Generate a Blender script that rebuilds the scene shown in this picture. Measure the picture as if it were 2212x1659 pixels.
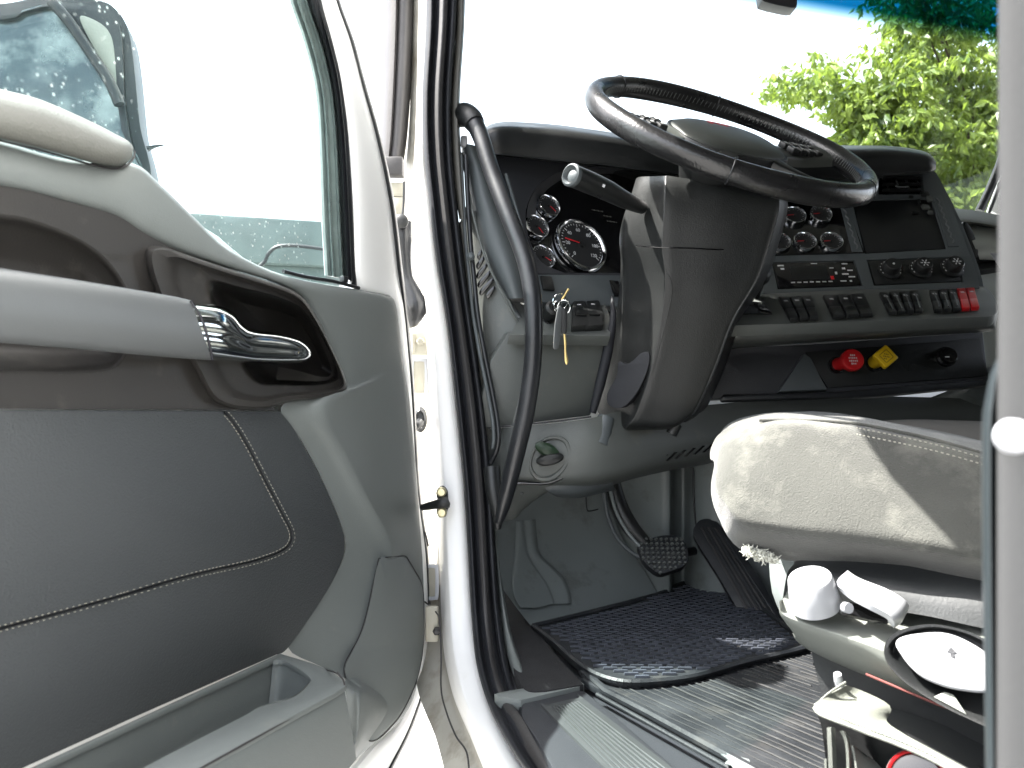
import bpy, bmesh, math, random
from mathutils import Vector, Matrix, noise
from mathutils.geometry import tessellate_polygon

random.seed(7)
for o in list(bpy.data.objects):
    bpy.data.objects.remove(o)
sc = bpy.context.scene
col = sc.collection

# ------------------------------------------------------------------ camera
FL, CX, CY = 1720.0, 1106.0, 829.5          # photo measured at 2212 x 1659
PSI, PHI = math.radians(16.4), math.radians(1.67)
CAM = Vector((0, 0, 1.60))
RT = Vector((math.cos(PSI), -math.sin(PSI), 0))
FW = Vector((math.sin(PSI)*math.cos(PHI), math.cos(PSI)*math.cos(PHI), math.sin(PHI)))
UP = RT.cross(FW)
cd = bpy.data.cameras.new('camera')
cam = bpy.data.objects.new('camera', cd)
col.objects.link(cam)
cd.sensor_width = 36
cd.lens = 36*FL/2212
cd.clip_start = 0.02
cd.clip_end = 600
cam.matrix_world = Matrix.Translation(CAM) @ Matrix((RT, UP, -FW)).transposed().to_4x4()
cd.dof.use_dof = True
cd.dof.focus_distance = 1.35
cd.dof.aperture_fstop = 9.0
sc.camera = cam

# ------------------------------------------------------------------ light
SUN_EL, SUN_FRONT = math.radians(57), math.radians(14)   # sun high, from the driver's side, a little ahead
SV = Vector((-math.cos(SUN_EL)*math.cos(SUN_FRONT), math.cos(SUN_EL)*math.sin(SUN_FRONT), math.sin(SUN_EL)))
world = bpy.data.worlds.new('World')
sc.world = world
world.use_nodes = True
wn = world.node_tree
wn.nodes.clear()
wo = wn.nodes.new('ShaderNodeOutputWorld')
wb = wn.nodes.new('ShaderNodeBackground')
sky = wn.nodes.new('ShaderNodeTexSky')
sky.sky_type = 'NISHITA'
sky.sun_disc = False
sky.sun_elevation = SUN_EL
sky.sun_rotation = math.atan2(SV.x, SV.y)
sky.dust_density = 4.0
sky.air_density = 1.0
sky.ozone_density = 1.0
hsv = wn.nodes.new('ShaderNodeHueSaturation')     # bright hazy summer sky, nearly white
hsv.inputs['Saturation'].default_value = 0.4
hsv.inputs['Value'].default_value = 1.05
wn.links.new(sky.outputs[0], hsv.inputs['Color'])
wn.links.new(hsv.outputs[0], wb.inputs[0])
wb.inputs[1].default_value = 0.15
wn.links.new(wb.outputs[0], wo.inputs[0])
sl = bpy.data.lights.new('sun', 'SUN')
sl.energy = 5.0
sl.angle = math.radians(0.5)
sl.color = (1.0, 0.96, 0.9)
so = bpy.data.objects.new('sun', sl)
col.objects.link(so)
so.rotation_euler = SV.to_track_quat('Z', 'Y').to_euler()
sc.view_settings.view_transform = 'Standard'
sc.view_settings.look = 'None'
sc.view_settings.gamma = 1
sc.view_settings.use_curve_mapping = False
sc.view_settings.exposure = 2.6
sc.cycles.max_bounces = 10
sc.cycles.transparent_max_bounces = 24
sc.cycles.use_denoising = True

# ------------------------------------------------------------------ geometry helpers
def ray(u, v):
    return FW + RT*((u-CX)/FL) + UP*((CY-v)/FL)
def P(u, v, z):
    return CAM + ray(u, v)*z
class Pl:
    def __init__(s, p, n):
        s.p = p; s.n = n.normalized()
    def at(s, u, v, off=0.0):
        r = ray(u, v); q = s.p + s.n*off
        return CAM + r*((q-CAM).dot(s.n)/r.dot(s.n))
    def frame(s, u, v, off=0.0, upv=Vector((0, 0, 1))):
        o = s.at(u, v, off)
        x = upv.cross(s.n).normalized(); y = s.n.cross(x)
        return Matrix.Translation(o) @ Matrix((x, y, s.n)).transposed().to_4x4()
def T(v): return v if isinstance(v, Vector) else Vector(v)

def cr(p0, p1, p2, p3, t):
    return 0.5*((2*p1) + (p2-p0)*t + (2*p0-5*p1+4*p2-p3)*t*t + (3*p1-p0-3*p2+p3)*t*t*t)
def smooth(pts, k=5, closed=True):
    """Catmull-Rom through (u,v[,...]) tuples; a trailing 'c' keeps a corner."""
    V = []; C = []
    for p in pts:
        c = p[-1] == 'c'
        V.append(Vector(p[:-1] if c else p)); C.append(c)
    n = len(V); out = []
    rng = n if closed else n-1
    for i in range(rng):
        a, b = i, (i+1) % n
        p1, p2 = V[a], V[b]
        p0 = p1 if (C[a] or (not closed and i == 0)) else V[a-1]
        p3 = p2 if (C[b] or (not closed and i == n-2)) else V[(b+1) % n]
        kk = 1 if (C[a] and C[b]) else k
        for j in range(kk):
            out.append(cr(p0, p1, p2, p3, j/kk))
    if not closed: out.append(V[-1])
    return out

W = {}
def link(o, parent, origin):
    col.objects.link(o)
    W[o.name] = origin
    if parent is not None:
        o.parent = parent
        o.location = origin - W[parent.name]
    else:
        o.location = origin
    return o
def props(o, label=None, cat=None, group=None, kind=None):
    if label: o['label'] = label
    if cat: o['category'] = cat
    if group: o['group'] = group
    if kind: o['kind'] = kind
    return o
def thing(name, label, cat, loc, group=None):
    o = bpy.data.objects.new(name, None)
    o.empty_display_size = 0.1
    link(o, None, Vector(loc))
    return props(o, label, cat, group)

def finish(name, bm, mat, parent=None, ang=38, bev=0, seg=2, flat=False):
    if bev:
        bmesh.ops.remove_doubles(bm, verts=bm.verts, dist=1e-5)
        bmesh.ops.recalc_face_normals(bm, faces=bm.faces)
        ed = [e for e in bm.edges if len(e.link_faces) == 2 and e.calc_face_angle(0) > math.radians(32)]
        if ed:
            bmesh.ops.bevel(bm, geom=ed, offset=bev, segments=seg, profile=0.5, affect='EDGES', clamp_overlap=True)
    bm.normal_update()
    lo = Vector((1e9,)*3); hi = Vector((-1e9,)*3)
    for v in bm.verts:
        for i in range(3):
            lo[i] = min(lo[i], v.co[i]); hi[i] = max(hi[i], v.co[i])
    c = (lo+hi)/2
    for v in bm.verts: v.co -= c
    me = bpy.data.meshes.new(name)
    bm.to_mesh(me); bm.free()
    if not flat:
        for p in me.polygons: p.use_smooth = True
        me.set_sharp_from_angle(angle=math.radians(ang))
    if mat: me.materials.append(mat)
    o = bpy.data.objects.new(name, me)
    return link(o, parent, c)

def add_prism(bm, loops, d):
    """loops: outer + holes, 3D points; d: extrusion vector towards the back."""
    polys = [[T(p) for p in l] for l in loops]
    tris = tessellate_polygon(polys)
    flat = [p for l in polys for p in l]
    a = [bm.verts.new(p) for p in flat]
    b = [bm.verts.new(p+d) for p in flat]
    for t in tris:
        try:
            bm.faces.new([a[i] for i in t]); bm.faces.new([b[i] for i in reversed(t)])
        except ValueError: pass
    k = 0
    for l in polys:
        n = len(l)
        for i in range(n):
            j = (i+1) % n
            try: bm.faces.new([a[k+i], a[k+j], b[k+j], b[k+i]])
            except ValueError: pass
        k += n
def slab(name, pl, uv, mat, parent=None, off=0.0, th=0.01, bev=0.002, k=5, holes=(), sm=True, seg=2):
    loops = [[pl.at(p[0], p[1], off) for p in (smooth(l, k) if sm else l)] for l in [uv]+list(holes)]
    bm = bmesh.new()
    add_prism(bm, loops, -pl.n*th)
    bmesh.ops.dissolve_limit(bm, angle_limit=0.002, verts=bm.verts, edges=bm.edges) if not holes else None
    return finish(name, bm, mat, parent, bev=bev, seg=seg)
def poly3(name, pts, d, mat, parent=None, bev=0.0, holes=()):
    bm = bmesh.new()
    add_prism(bm, [pts]+list(holes), Vector(d))
    return finish(name, bm, mat, parent, bev=bev)
def add_box(bm, M, sx, sy, sz, taper=1.0):
    vs = []
    for z in (0, 1):
        t = taper if z else 1
        for x, y in ((-1, -1), (1, -1), (1, 1), (-1, 1)):
            vs.append(bm.verts.new(M @ Vector((x*sx/2*t, y*sy/2*t, z*sz))))
    for f in ((3, 2, 1, 0), (4, 5, 6, 7), (0, 1, 5, 4), (1, 2, 6, 5), (2, 3, 7, 6), (3, 0, 4, 7)):
        bm.faces.new([vs[i] for i in f])
def box(name, M, sx, sy, sz, mat, parent=None, bev=0.001, taper=1.0):
    bm = bmesh.new(); add_box(bm, M, sx, sy, sz, taper)
    return finish(name, bm, mat, parent, bev=bev)
def aabox(name, lo, hi, mat, parent=None, bev=0.0):
    bm = bmesh.new()
    c = [(a+b)/2 for a, b in zip(lo, hi)]
    add_box(bm, Matrix.Translation((c[0], c[1], lo[2])), hi[0]-lo[0], hi[1]-lo[1], hi[2]-lo[2])
    return finish(name, bm, mat, parent, bev=bev)
def add_tube(bm, pts, r, n=12, cap=True):
    pts = [T(p) for p in pts]
    rs = r if isinstance(r, (list, tuple)) else [r]*len(pts)
    rings = []; nrm = None
    for i, p in enumerate(pts):
        t = (pts[min(i+1, len(pts)-1)] - pts[max(i-1, 0)]).normalized()
        if nrm is None:
            nrm = t.cross(Vector((0.3, 0.2, 1))).normalized()
        nrm = (nrm - t*nrm.dot(t)).normalized()
        b = t.cross(nrm)
        rings.append([bm.verts.new(p + (nrm*math.cos(a)+b*math.sin(a))*rs[i]) for a in [2*math.pi*j/n for j in range(n)]])
    for i in range(len(rings)-1):
        for j in range(n):
            k = (j+1) % n
            bm.faces.new([rings[i][j], rings[i][k], rings[i+1][k], rings[i+1][j]])
    if cap:
        bm.faces.new(rings[0][::-1]); bm.faces.new(rings[-1])
def tube(name, pts, r, mat, parent=None, n=12, k=6, sm=True):
    if sm:
        q = smooth([tuple(p) for p in pts], k, closed=False)
        if isinstance(r, (list, tuple)):
            m = len(pts)-1
            rr = []
            for i in range(len(q)):
                f = i/(len(q)-1)*m; a = min(int(f), m-1); rr.append(r[a]+(r[a+1]-r[a])*(f-a))
            r = rr
        pts = q
    bm = bmesh.new(); add_tube(bm, pts, r, n)
    return finish(name, bm, mat, parent)
def add_lathe(bm, M, prof, n=28, cap=True):
    rings = []
    for r, z in prof:
        rings.append([bm.verts.new(M @ Vector((r*math.cos(2*math.pi*j/n), r*math.sin(2*math.pi*j/n), z))) for j in range(n)])
    for i in range(len(rings)-1):
        for j in range(n):
            k = (j+1) % n
            bm.faces.new([rings[i][j], rings[i][k], rings[i+1][k], rings[i+1][j]])
    if cap:
        try:
            bm.faces.new(rings[0][::-1]); bm.faces.new(rings[-1])
        except ValueError: pass
def lathe(name, M, prof, mat, parent=None, n=28, cap=True):
    bm = bmesh.new(); add_lathe(bm, M, prof, n, cap)
    return finish(name, bm, mat, parent)
def add_grid(bm, g, close=False):
    vs = [[bm.verts.new(p) for p in r] for r in g]
    for i in range(len(vs)-1):
        m = len(vs[i])
        for j in range(m if close else m-1):
            k = (j+1) % m
            bm.faces.new([vs[i][j], vs[i][k], vs[i+1][k], vs[i+1][j]])
    return vs
def dens(rows, ku, kv):
    """smooth a grid of Vectors in both directions"""
    a = [smooth([tuple(p) for p in r], ku, False) for r in rows]
    cols = [smooth([tuple(r[j]) for r in a], kv, False) for j in range(len(a[0]))]
    return [[cols[j][i] for j in range(len(cols))] for i in range(len(cols[0]))]
def sheet(name, rows, mat, parent=None, ku=4, kv=4, th=0.0, ang=45, wr=0, wseed=0):
    g = dens(rows, ku, kv)
    bm = bmesh.new()
    add_grid(bm, g)
    bm.normal_update()
    if wr:
        for v in bm.verts:
            v.co += v.normal*wr*noise.noise(v.co*9+Vector((wseed, 0, 0)))
    c = sum((v.co for v in bm.verts), Vector())/len(bm.verts)
    s = sum(1 if f.normal.dot(CAM-c) > 0 else -1 for f in bm.faces)
    if s < 0: bmesh.ops.reverse_faces(bm, faces=bm.faces)
    if th:
        bm.normal_update()
        geom = bmesh.ops.solidify(bm, geom=list(bm.faces), thickness=-th)
        bmesh.ops.recalc_face_normals(bm, faces=bm.faces)
    return finish(name, bm, mat, parent, ang=ang)
def lerp2(a, b, t): return tuple(x+(y-x)*t for x, y in zip(a, b))

# ------------------------------------------------------------------ materials
def sock(n, *names):
    for k in names:
        if k in n.inputs: return n.inputs[k]
MATS = {}
def M_(name, colr, rough=0.5, metal=0.0, bump=0.0, bs=300.0, var=0.0, vs=6.0, dirt=None, ds=8.0, dt=(0.55, 0.7), coat=0.0, emit=None, spec=0.5, transm=0.0, sheen=0.0, rv=0.0):
    m = bpy.data.materials.new(name); m.use_nodes = True
    nt = m.node_tree; b = nt.nodes['Principled BSDF']
    b.inputs['Roughness'].default_value = rough
    b.inputs['Metallic'].default_value = metal
    sock(b, 'Specular IOR Level', 'Specular').default_value = spec
    if coat: sock(b, 'Coat Weight').default_value = coat; sock(b, 'Coat Roughness').default_value = 0.05
    if sheen: sock(b, 'Sheen Weight').default_value = sheen
    tc = nt.nodes.new('ShaderNodeTexCoord')
    base = nt.nodes.new('ShaderNodeRGB'); base.outputs[0].default_value = (*colr, 1)
    out = base.outputs[0]
    if var or rv:
        n1 = nt.nodes.new('ShaderNodeTexNoise'); n1.inputs['Scale'].default_value = vs; n1.inputs['Detail'].default_value = 6
        nt.links.new(tc.outputs['Object'], n1.inputs['Vector'])
        if var:
            mp = nt.nodes.new('ShaderNodeMapRange'); mp.inputs['From Min'].default_value = 0.3; mp.inputs['From Max'].default_value = 0.7
            mp.inputs['To Min'].default_value = 1-var; mp.inputs['To Max'].default_value = 1+var
            nt.links.new(n1.outputs['Fac'], mp.inputs['Value'])
            mu = nt.nodes.new('ShaderNodeVectorMath'); mu.operation = 'SCALE'
            nt.links.new(out, mu.inputs[0]); nt.links.new(mp.outputs[0], mu.inputs['Scale'])
            out = mu.outputs[0]
        if rv:
            mr = nt.nodes.new('ShaderNodeMapRange'); mr.inputs['From Min'].default_value = 0.35; mr.inputs['From Max'].default_value = 0.65
            mr.inputs['To Min'].default_value = max(0.02, rough-rv); mr.inputs['To Max'].default_value = min(1, rough+rv)
            nt.links.new(n1.outputs['Fac'], mr.inputs['Value']); nt.links.new(mr.outputs[0], b.inputs['Roughness'])
    if dirt:
        n2 = nt.nodes.new('ShaderNodeTexNoise'); n2.inputs['Scale'].default_value = ds; n2.inputs['Detail'].default_value = 8; n2.inputs['Roughness'].default_value = 0.65
        nt.links.new(tc.outputs['Object'], n2.inputs['Vector'])
        mp2 = nt.nodes.new('ShaderNodeMapRange'); mp2.inputs['From Min'].default_value = dt[0]; mp2.inputs['From Max'].default_value = dt[1]
        nt.links.new(n2.outputs['Fac'], mp2.inputs['Value'])
        mx = nt.nodes.new('ShaderNodeMix'); mx.data_type = 'RGBA'
        nt.links.new(mp2.outputs[0], mx.inputs[0]); nt.links.new(out, mx.inputs[6]); mx.inputs[7].default_value = (*dirt, 1)
        out = mx.outputs[2]
    nt.links.new(out, b.inputs['Base Color'])
    if bump:
        n3 = nt.nodes.new('ShaderNodeTexNoise'); n3.inputs['Scale'].default_value = bs; n3.inputs['Detail'].default_value = 3
        nt.links.new(tc.outputs['Object'], n3.inputs['Vector'])
        bp = nt.nodes.new('ShaderNodeBump'); bp.inputs['Strength'].default_value = bump; bp.inputs['Distance'].default_value = 0.0015
        nt.links.new(n3.outputs['Fac'], bp.inputs['Height']); nt.links.new(bp.outputs[0], b.inputs['Normal'])
    MATS[name] = m
    return m
plastic_light = M_('light_grey_plastic', (0.1272, 0.141, 0.1367), 0.5, bump=0.25, bs=700, var=0.05, vs=5, dirt=(0.18, 0.186, 0.168), ds=14, dt=(0.62, 0.85), rv=0.08)
plastic_pad = M_('soft_pad_grey', (0.0973, 0.0989, 0.0876), 0.62, bump=0.45, bs=500, var=0.06, vs=7)
plastic_brown = M_('brown_grey_plastic', (0.0265, 0.0246, 0.0226), 0.4, bump=0.2, bs=600, var=0.12, vs=4, dirt=(0.078, 0.072, 0.063), ds=22, dt=(0.6, 0.85), rv=0.1)
leather = M_('charcoal_leather', (0.0413, 0.0456, 0.0482), 0.5, bump=0.6, bs=420, var=0.08, vs=4, rv=0.07)
silver = M_('satin_silver', (0.1123, 0.1196, 0.1221), 0.42, metal=0.3, bump=0.08, bs=900, var=0.03)
chrome = M_('chrome', (0.78, 0.82, 0.82), 0.08, metal=1.0)
bezel_chrome = M_('bezel_chrome', (0.85, 0.87, 0.9), 0.12, metal=1.0)
white_paint = M_('white_paint', (0.86, 0.86, 0.84), 0.42, coat=0.15, var=0.03, vs=9, dirt=(0.66, 0.66, 0.60), ds=10, dt=(0.62, 0.9))
cream_paint = M_('cream_hinge_paint', (0.3, 0.285, 0.23), 0.4, var=0.08, vs=20, dirt=(0.30, 0.24, 0.16), ds=30, dt=(0.58, 0.8))
rubber = M_('black_rubber', (0.0108, 0.0118, 0.0138), 0.36, bump=0.2, bs=200, var=0.2, vs=12, rv=0.08)
seal_rubber = M_('seal_rubber', (0.013, 0.014, 0.017), 0.62, bump=0.2, bs=200, var=0.2, vs=12, spec=0.3)
rubber_brown = M_('weathered_rubber', (0.0249, 0.0235, 0.0239), 0.55, bump=0.2, bs=200, var=0.2, vs=12)
black = M_('black_plastic', (0.0068, 0.0077, 0.008), 0.42, bump=0.2, bs=600, var=0.15, vs=8, rv=0.1)
gloss_black = M_('gloss_black', (0.0064, 0.0064, 0.0072), 0.12, coat=0.4)
dash_dark = M_('dash_dark', (0.0238, 0.0253, 0.0294), 0.5, bump=0.25, bs=600, var=0.1, vs=6, dirt=(0.042, 0.042, 0.045), ds=25, dt=(0.62, 0.9))
dash_mid = M_('dash_mid', (0.0603, 0.0697, 0.0735), 0.5, bump=0.2, bs=600, var=0.08, vs=6, rv=0.08)
dash_grey = M_('dash_grey', (0.0779, 0.0848, 0.0802), 0.5, bump=0.2, bs=600, var=0.06, vs=6, dirt=(0.132, 0.126, 0.108), ds=16, dt=(0.58, 0.85))
column_mat = M_('column_plastic', (0.0125, 0.0135, 0.0135), 0.42, bump=0.3, bs=500, var=0.1, vs=8, rv=0.08)
leather_wheel = M_('wheel_leather', (0.0116, 0.0116, 0.0122), 0.27, bump=0.35, bs=260, var=0.2, vs=10, rv=0.07)
wheel_plastic = M_('wheel_hub_plastic', (0.0485, 0.0529, 0.0485), 0.4, bump=0.2, bs=500, var=0.1)
fabric = M_('seat_fabric', (0.049, 0.0503, 0.0448), 0.95, bump=0.9, bs=520, var=0.12, vs=14, dirt=(0.162, 0.162, 0.141), ds=9, dt=(0.5, 0.75), sheen=0.3)
stitch_mat = M_('stitch_thread', (0.319, 0.3074, 0.261), 0.8)
kick = M_('kick_panel_blue_grey', (0.1439, 0.162, 0.1599), 0.45, bump=0.2, bs=500, var=0.06, vs=5, dirt=(0.066, 0.066, 0.057), ds=12, dt=(0.56, 0.8))
mat_rubber = M_('mat_rubber', (0.0097, 0.0114, 0.0138), 0.55, bump=0.3, bs=300, var=0.25, vs=15, dirt=(0.054, 0.051, 0.045), ds=20, dt=(0.55, 0.85), rv=0.12)
mat_tread = M_('mat_tread', (0.0335, 0.0378, 0.0487), 0.5, var=0.3, vs=25)
mat_ribs = M_('mat_ribs', (0.0014, 0.0019, 0.0021), 0.7, var=0.45, vs=30, dirt=(0.036, 0.039, 0.039), ds=26, dt=(0.55, 0.8))
carpet = M_('carpet', (0.0104, 0.0104, 0.0116), 0.95, bump=1.0, bs=400, var=0.3, vs=40)
alu = M_('scuff_aluminium', (0.0785, 0.0833, 0.0848), 0.42, metal=0.5, bump=0.1, var=0.05)
white_plastic = M_('white_plastic', (0.3623, 0.3721, 0.3917), 0.35, var=0.02)
seat_plastic = M_('seat_plastic', (0.1796, 0.1907, 0.1729), 0.5, bump=0.15, bs=600, var=0.05, dirt=(0.18, 0.174, 0.15), ds=14, dt=(0.6, 0.85))
seat_dark = M_('seat_base_dark', (0.0389, 0.0415, 0.043), 0.6, bump=0.3, var=0.1)
trim_beige = M_('pillar_trim_beige', (0.0834, 0.0815, 0.0721), 0.55, bump=0.2, var=0.05)
red = M_('red_plastic', (0.385, 0.0084, 0.0105), 0.3, var=0.08)
yellow = M_('yellow_plastic', (0.525, 0.336, 0.007), 0.35, var=0.08)
dark_print = M_('dark_print', (0.0116, 0.0116, 0.0174), 0.5)
white_print = M_('white_print', (0.496, 0.504, 0.512), 0.5)
red_print = M_('red_needle', (0.48, 0.008, 0.016), 0.4)
face_mat = M_('gauge_face', (0.007, 0.0075, 0.0081), 0.6)
brass = M_('brass', (0.55, 0.42, 0.18), 0.3, metal=1.0)
bolt_mat = M_('yellow_zinc', (0.576, 0.528, 0.336), 0.35, metal=0.6)
green_mat = M_('green_plastic', (0.007, 0.0232, 0.0087), 0.5)
ground_mat = M_('asphalt_yard', (0.24, 0.24, 0.235), 0.95, bump=0.5, bs=60, var=0.2, vs=3)
wall_mat = M_('grey_green_wall', (0.128, 0.16, 0.152), 0.8, var=0.15, vs=4)
wall_pale = M_('pale_wall', (0.5, 0.51, 0.47), 0.8, var=0.1)
headliner = M_('headliner', (0.1856, 0.1856, 0.1682), 0.95)
bark = M_('bark', (0.0638, 0.0493, 0.0348), 0.9, bump=0.8, bs=40, var=0.3, vs=20)
beige_seat = M_('passenger_fabric', (0.1885, 0.1751, 0.1616), 0.9, bump=0.5, bs=300, var=0.06)
pillar_grey = M_('rear_pillar_grey', (0.036, 0.037, 0.038), 0.85, spec=0.15, bump=0.1, var=0.04)
pouch_mat = M_('pouch_vinyl', (0.2088, 0.2204, 0.1914), 0.55, bump=0.3, var=0.08)

def glass_mat(name, tint, gl=0.06, dust=0.0, grad=None):
    m = bpy.data.materials.new(name); m.use_nodes = True
    nt = m.node_tree; nt.nodes.clear()
    o = nt.nodes.new('ShaderNodeOutputMaterial')
    t = nt.nodes.new('ShaderNodeBsdfTransparent'); t.inputs[0].default_value = (*tint, 1)
    g = nt.nodes.new('ShaderNodeBsdfGlossy'); g.inputs['Roughness'].default_value = 0.02
    mx = nt.nodes.new('ShaderNodeMixShader'); mx.inputs[0].default_value = gl
    nt.links.new(t.outputs[0], mx.inputs[1]); nt.links.new(g.outputs[0], mx.inputs[2])
    out = mx.outputs[0]
    tc = nt.nodes.new('ShaderNodeTexCoord')
    if grad:
        z0, z1, colr = grad                    # object-space heights of the shade band
        sp = nt.nodes.new('ShaderNodeSeparateXYZ'); nt.links.new(tc.outputs['Object'], sp.inputs[0])
        mp = nt.nodes.new('ShaderNodeMapRange'); mp.inputs['From Min'].default_value = z0; mp.inputs['From Max'].default_value = z1
        nt.links.new(sp.outputs['Z'], mp.inputs['Value'])
        mc = nt.nodes.new('ShaderNodeMix'); mc.data_type = 'RGBA'
        nt.links.new(mp.outputs[0], mc.inputs[0]); mc.inputs[6].default_value = (*tint, 1); mc.inputs[7].default_value = (*colr, 1)
        nt.links.new(mc.outputs[2], t.inputs[0])
    if dust:
        d = nt.nodes.new('ShaderNodeBsdfDiffuse'); d.inputs[0].default_value = (0.62, 0.68, 0.66, 1)
        vo = nt.nodes.new('ShaderNodeTexVoronoi'); vo.inputs['Scale'].default_value = 95
        nt.links.new(tc.outputs['Object'], vo.inputs['Vector'])
        r = nt.nodes.new('ShaderNodeMapRange'); r.inputs['From Min'].default_value = 0.10; r.inputs['From Max'].default_value = 0.24
        r.inputs['To Min'].default_value = 0.75; r.inputs['To Max'].default_value = 0.0
        nt.links.new(vo.outputs['Distance'], r.inputs['Value'])
        n = nt.nodes.new('ShaderNodeTexNoise'); n.inputs['Scale'].default_value = 7; n.inputs['Detail'].default_value = 7
        nt.links.new(tc.outputs['Object'], n.inputs['Vector'])
        r2 = nt.nodes.new('ShaderNodeMapRange'); r2.inputs['From Min'].default_value = 0.46; r2.inputs['From Max'].default_value = 0.62
        nt.links.new(n.outputs['Fac'], r2.inputs['Value'])
        mu = nt.nodes.new('ShaderNodeMath'); mu.operation = 'MULTIPLY'
        nt.links.new(r.outputs[0], mu.inputs[0]); nt.links.new(r2.outputs[0], mu.inputs[1])
        ad = nt.nodes.new('ShaderNodeMath'); ad.operation = 'MULTIPLY_ADD'
        nt.links.new(r2.outputs[0], ad.inputs[0]); ad.inputs[1].default_value = dust; nt.links.new(mu.outputs[0], ad.inputs[2])
        m2 = nt.nodes.new('ShaderNodeMixShader')
        nt.links.new(ad.outputs[0], m2.inputs[0]); nt.links.new(out, m2.inputs[1]); nt.links.new(d.outputs[0], m2.inputs[2])
        out = m2.outputs[0]
    nt.links.new(out, o.inputs[0])
    return m
door_glass = glass_mat('door_glass', (0.88, 0.94, 0.94), 0.012, dust=0.02)
screen_glass = glass_mat('windscreen_glass', (0.94, 0.97, 0.95), 0.012, grad=(0.33, 0.385, (0.04, 0.28, 0.42)))
edge_glass = M_('channel_glass_edge', (0.1972, 0.2494, 0.2378), 0.25, coat=0.4, var=0.15, vs=30, dirt=(0.228, 0.276, 0.264), ds=60, dt=(0.5, 0.75))
mirror_mat = M_('dusty_mirror', (0.072, 0.096, 0.1008), 0.22, metal=0.75, var=0.35, vs=9, dirt=(0.372, 0.432, 0.396), ds=7, dt=(0.48, 0.68), rv=0.15)
mirror_case = M_('mirror_case', (0.0085, 0.0134, 0.0158), 0.45, var=0.2, dirt=(0.18, 0.216, 0.216), ds=130, dt=(0.68, 0.72))

# ------------------------------------------------------------------ planes of the place
EYE = 1.60
th = math.radians(38.4)
HINGE = Vector((0.218, 1.343, EYE))
DD = Vector((math.sin(th), math.cos(th), 0))         # along the open door, free edge -> hinge
DN = Vector((math.cos(th), -math.sin(th), 0))        # out of the door's inner face
door = Pl(HINGE, DN)
Fh = Vector((FW.x, FW.y, 0)).normalized()
def tilted(u, v, z, deg, hdir=None):
    h = hdir or Fh
    a = math.radians(deg)
    return Pl(P(u, v, z), -h*math.cos(a) + Vector((0, 0, 1))*math.sin(a))
YD = Vector((0, 1, 0))
cluster = tilted(1255, 528, 1.50, 22, (YD*0.9+Vector((-.25, 0, 0))).normalized())
stack = tilted(1950, 520, 1.55, 30)
rowp = Pl(stack.at(1900, 628, 0.004), -Fh*math.cos(math.radians(62)) + Vector((0, 0, 1))*math.sin(math.radians(62)))
floorp = Pl(Vector((0, 0, EYE-0.40)), Vector((0, 0, 1)))
FZ = EYE-0.40

# ================================================================== SURROUNDINGS
bm = bmesh.new()
N = 40
g = [[Vector((-150+300*i/N, -150+300*j/N, 0.0)) for j in range(N+1)] for i in range(N+1)]
add_grid(bm, g)
props(finish('ground', bm, ground_mat), kind='structure')

# low building seen past the open door
shed = thing('flat_roofed_building', 'grey green flat roofed building seen low through the open door window', 'building', (0.4, 8.0, 0))
def wallbox(name, x0, x1, y0, y1, z0, z1, m, par, bev=0.01):
    return aabox(name, (x0, y0, z0), (x1, y1, z1), m, par, bev)
wallbox('wall', -1.3, 0.55, 7.6, 9.8, 0, 2.90, wall_mat, shed)
wallbox('plinth', -1.32, 0.57, 7.56, 7.598, 0, 2.72, wall_pale, shed)
wallbox('roof', -1.36, 0.62, 7.5, 9.9, 2.902, 3.32, wall_mat, shed, 0.02)
tube('cable', [P(560, 575, 6.9), P(572, 565, 6.9), P(580, 548, 6.9), P(600, 533, 6.9), P(640, 531, 6.9), P(705, 539, 6.9), P(760, 548, 6.9)], 0.016, rubber, shed, n=8)
tube('roof_lamp', [P(466, 512, 7.9), P(466, 492, 7.9), P(466, 484, 7.9)], [0.035, 0.03, 0.015], mirror_case, shed, n=8)

# ---- tree beyond the windscreen
leaf_mat = bpy.data.materials.new('leaf'); leaf_mat.use_nodes = True
nt = leaf_mat.node_tree; b = nt.nodes['Principled BSDF']; b.inputs['Roughness'].default_value = 0.45
oi = nt.nodes.new('ShaderNodeTexNoise'); oi.inputs['Scale'].default_value = 5.0; oi.inputs['Detail'].default_value = 5
tcn = nt.nodes.new('ShaderNodeTexCoord'); nt.links.new(tcn.outputs['Object'], oi.inputs['Vector'])
rampn = nt.nodes.new('ShaderNodeValToRGB')
rampn.color_ramp.elements[0].position = 0.35; rampn.color_ramp.elements[0].color = (0.025, 0.055, 0.012, 1)
rampn.color_ramp.elements[1].position = 0.65; rampn.color_ramp.elements[1].color = (0.176, 0.230, 0.041, 1)
nt.links.new(oi.outputs['Fac'], rampn.inputs[0]); nt.links.new(rampn.outputs[0], b.inputs['Base Color'])
tr = nt.nodes.new('ShaderNodeBsdfTranslucent'); tr.inputs[0].default_value = (0.216, 0.297, 0.041, 1)
mxs = nt.nodes.new('ShaderNodeMixShader'); mxs.inputs[0].default_value = 0.42
nt.links.new(b.outputs[0], mxs.inputs[1]); nt.links.new(tr.outputs[0], mxs.inputs[2])
nt.links.new(mxs.outputs[0], nt.nodes['Material Output'].inputs[0])

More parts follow.
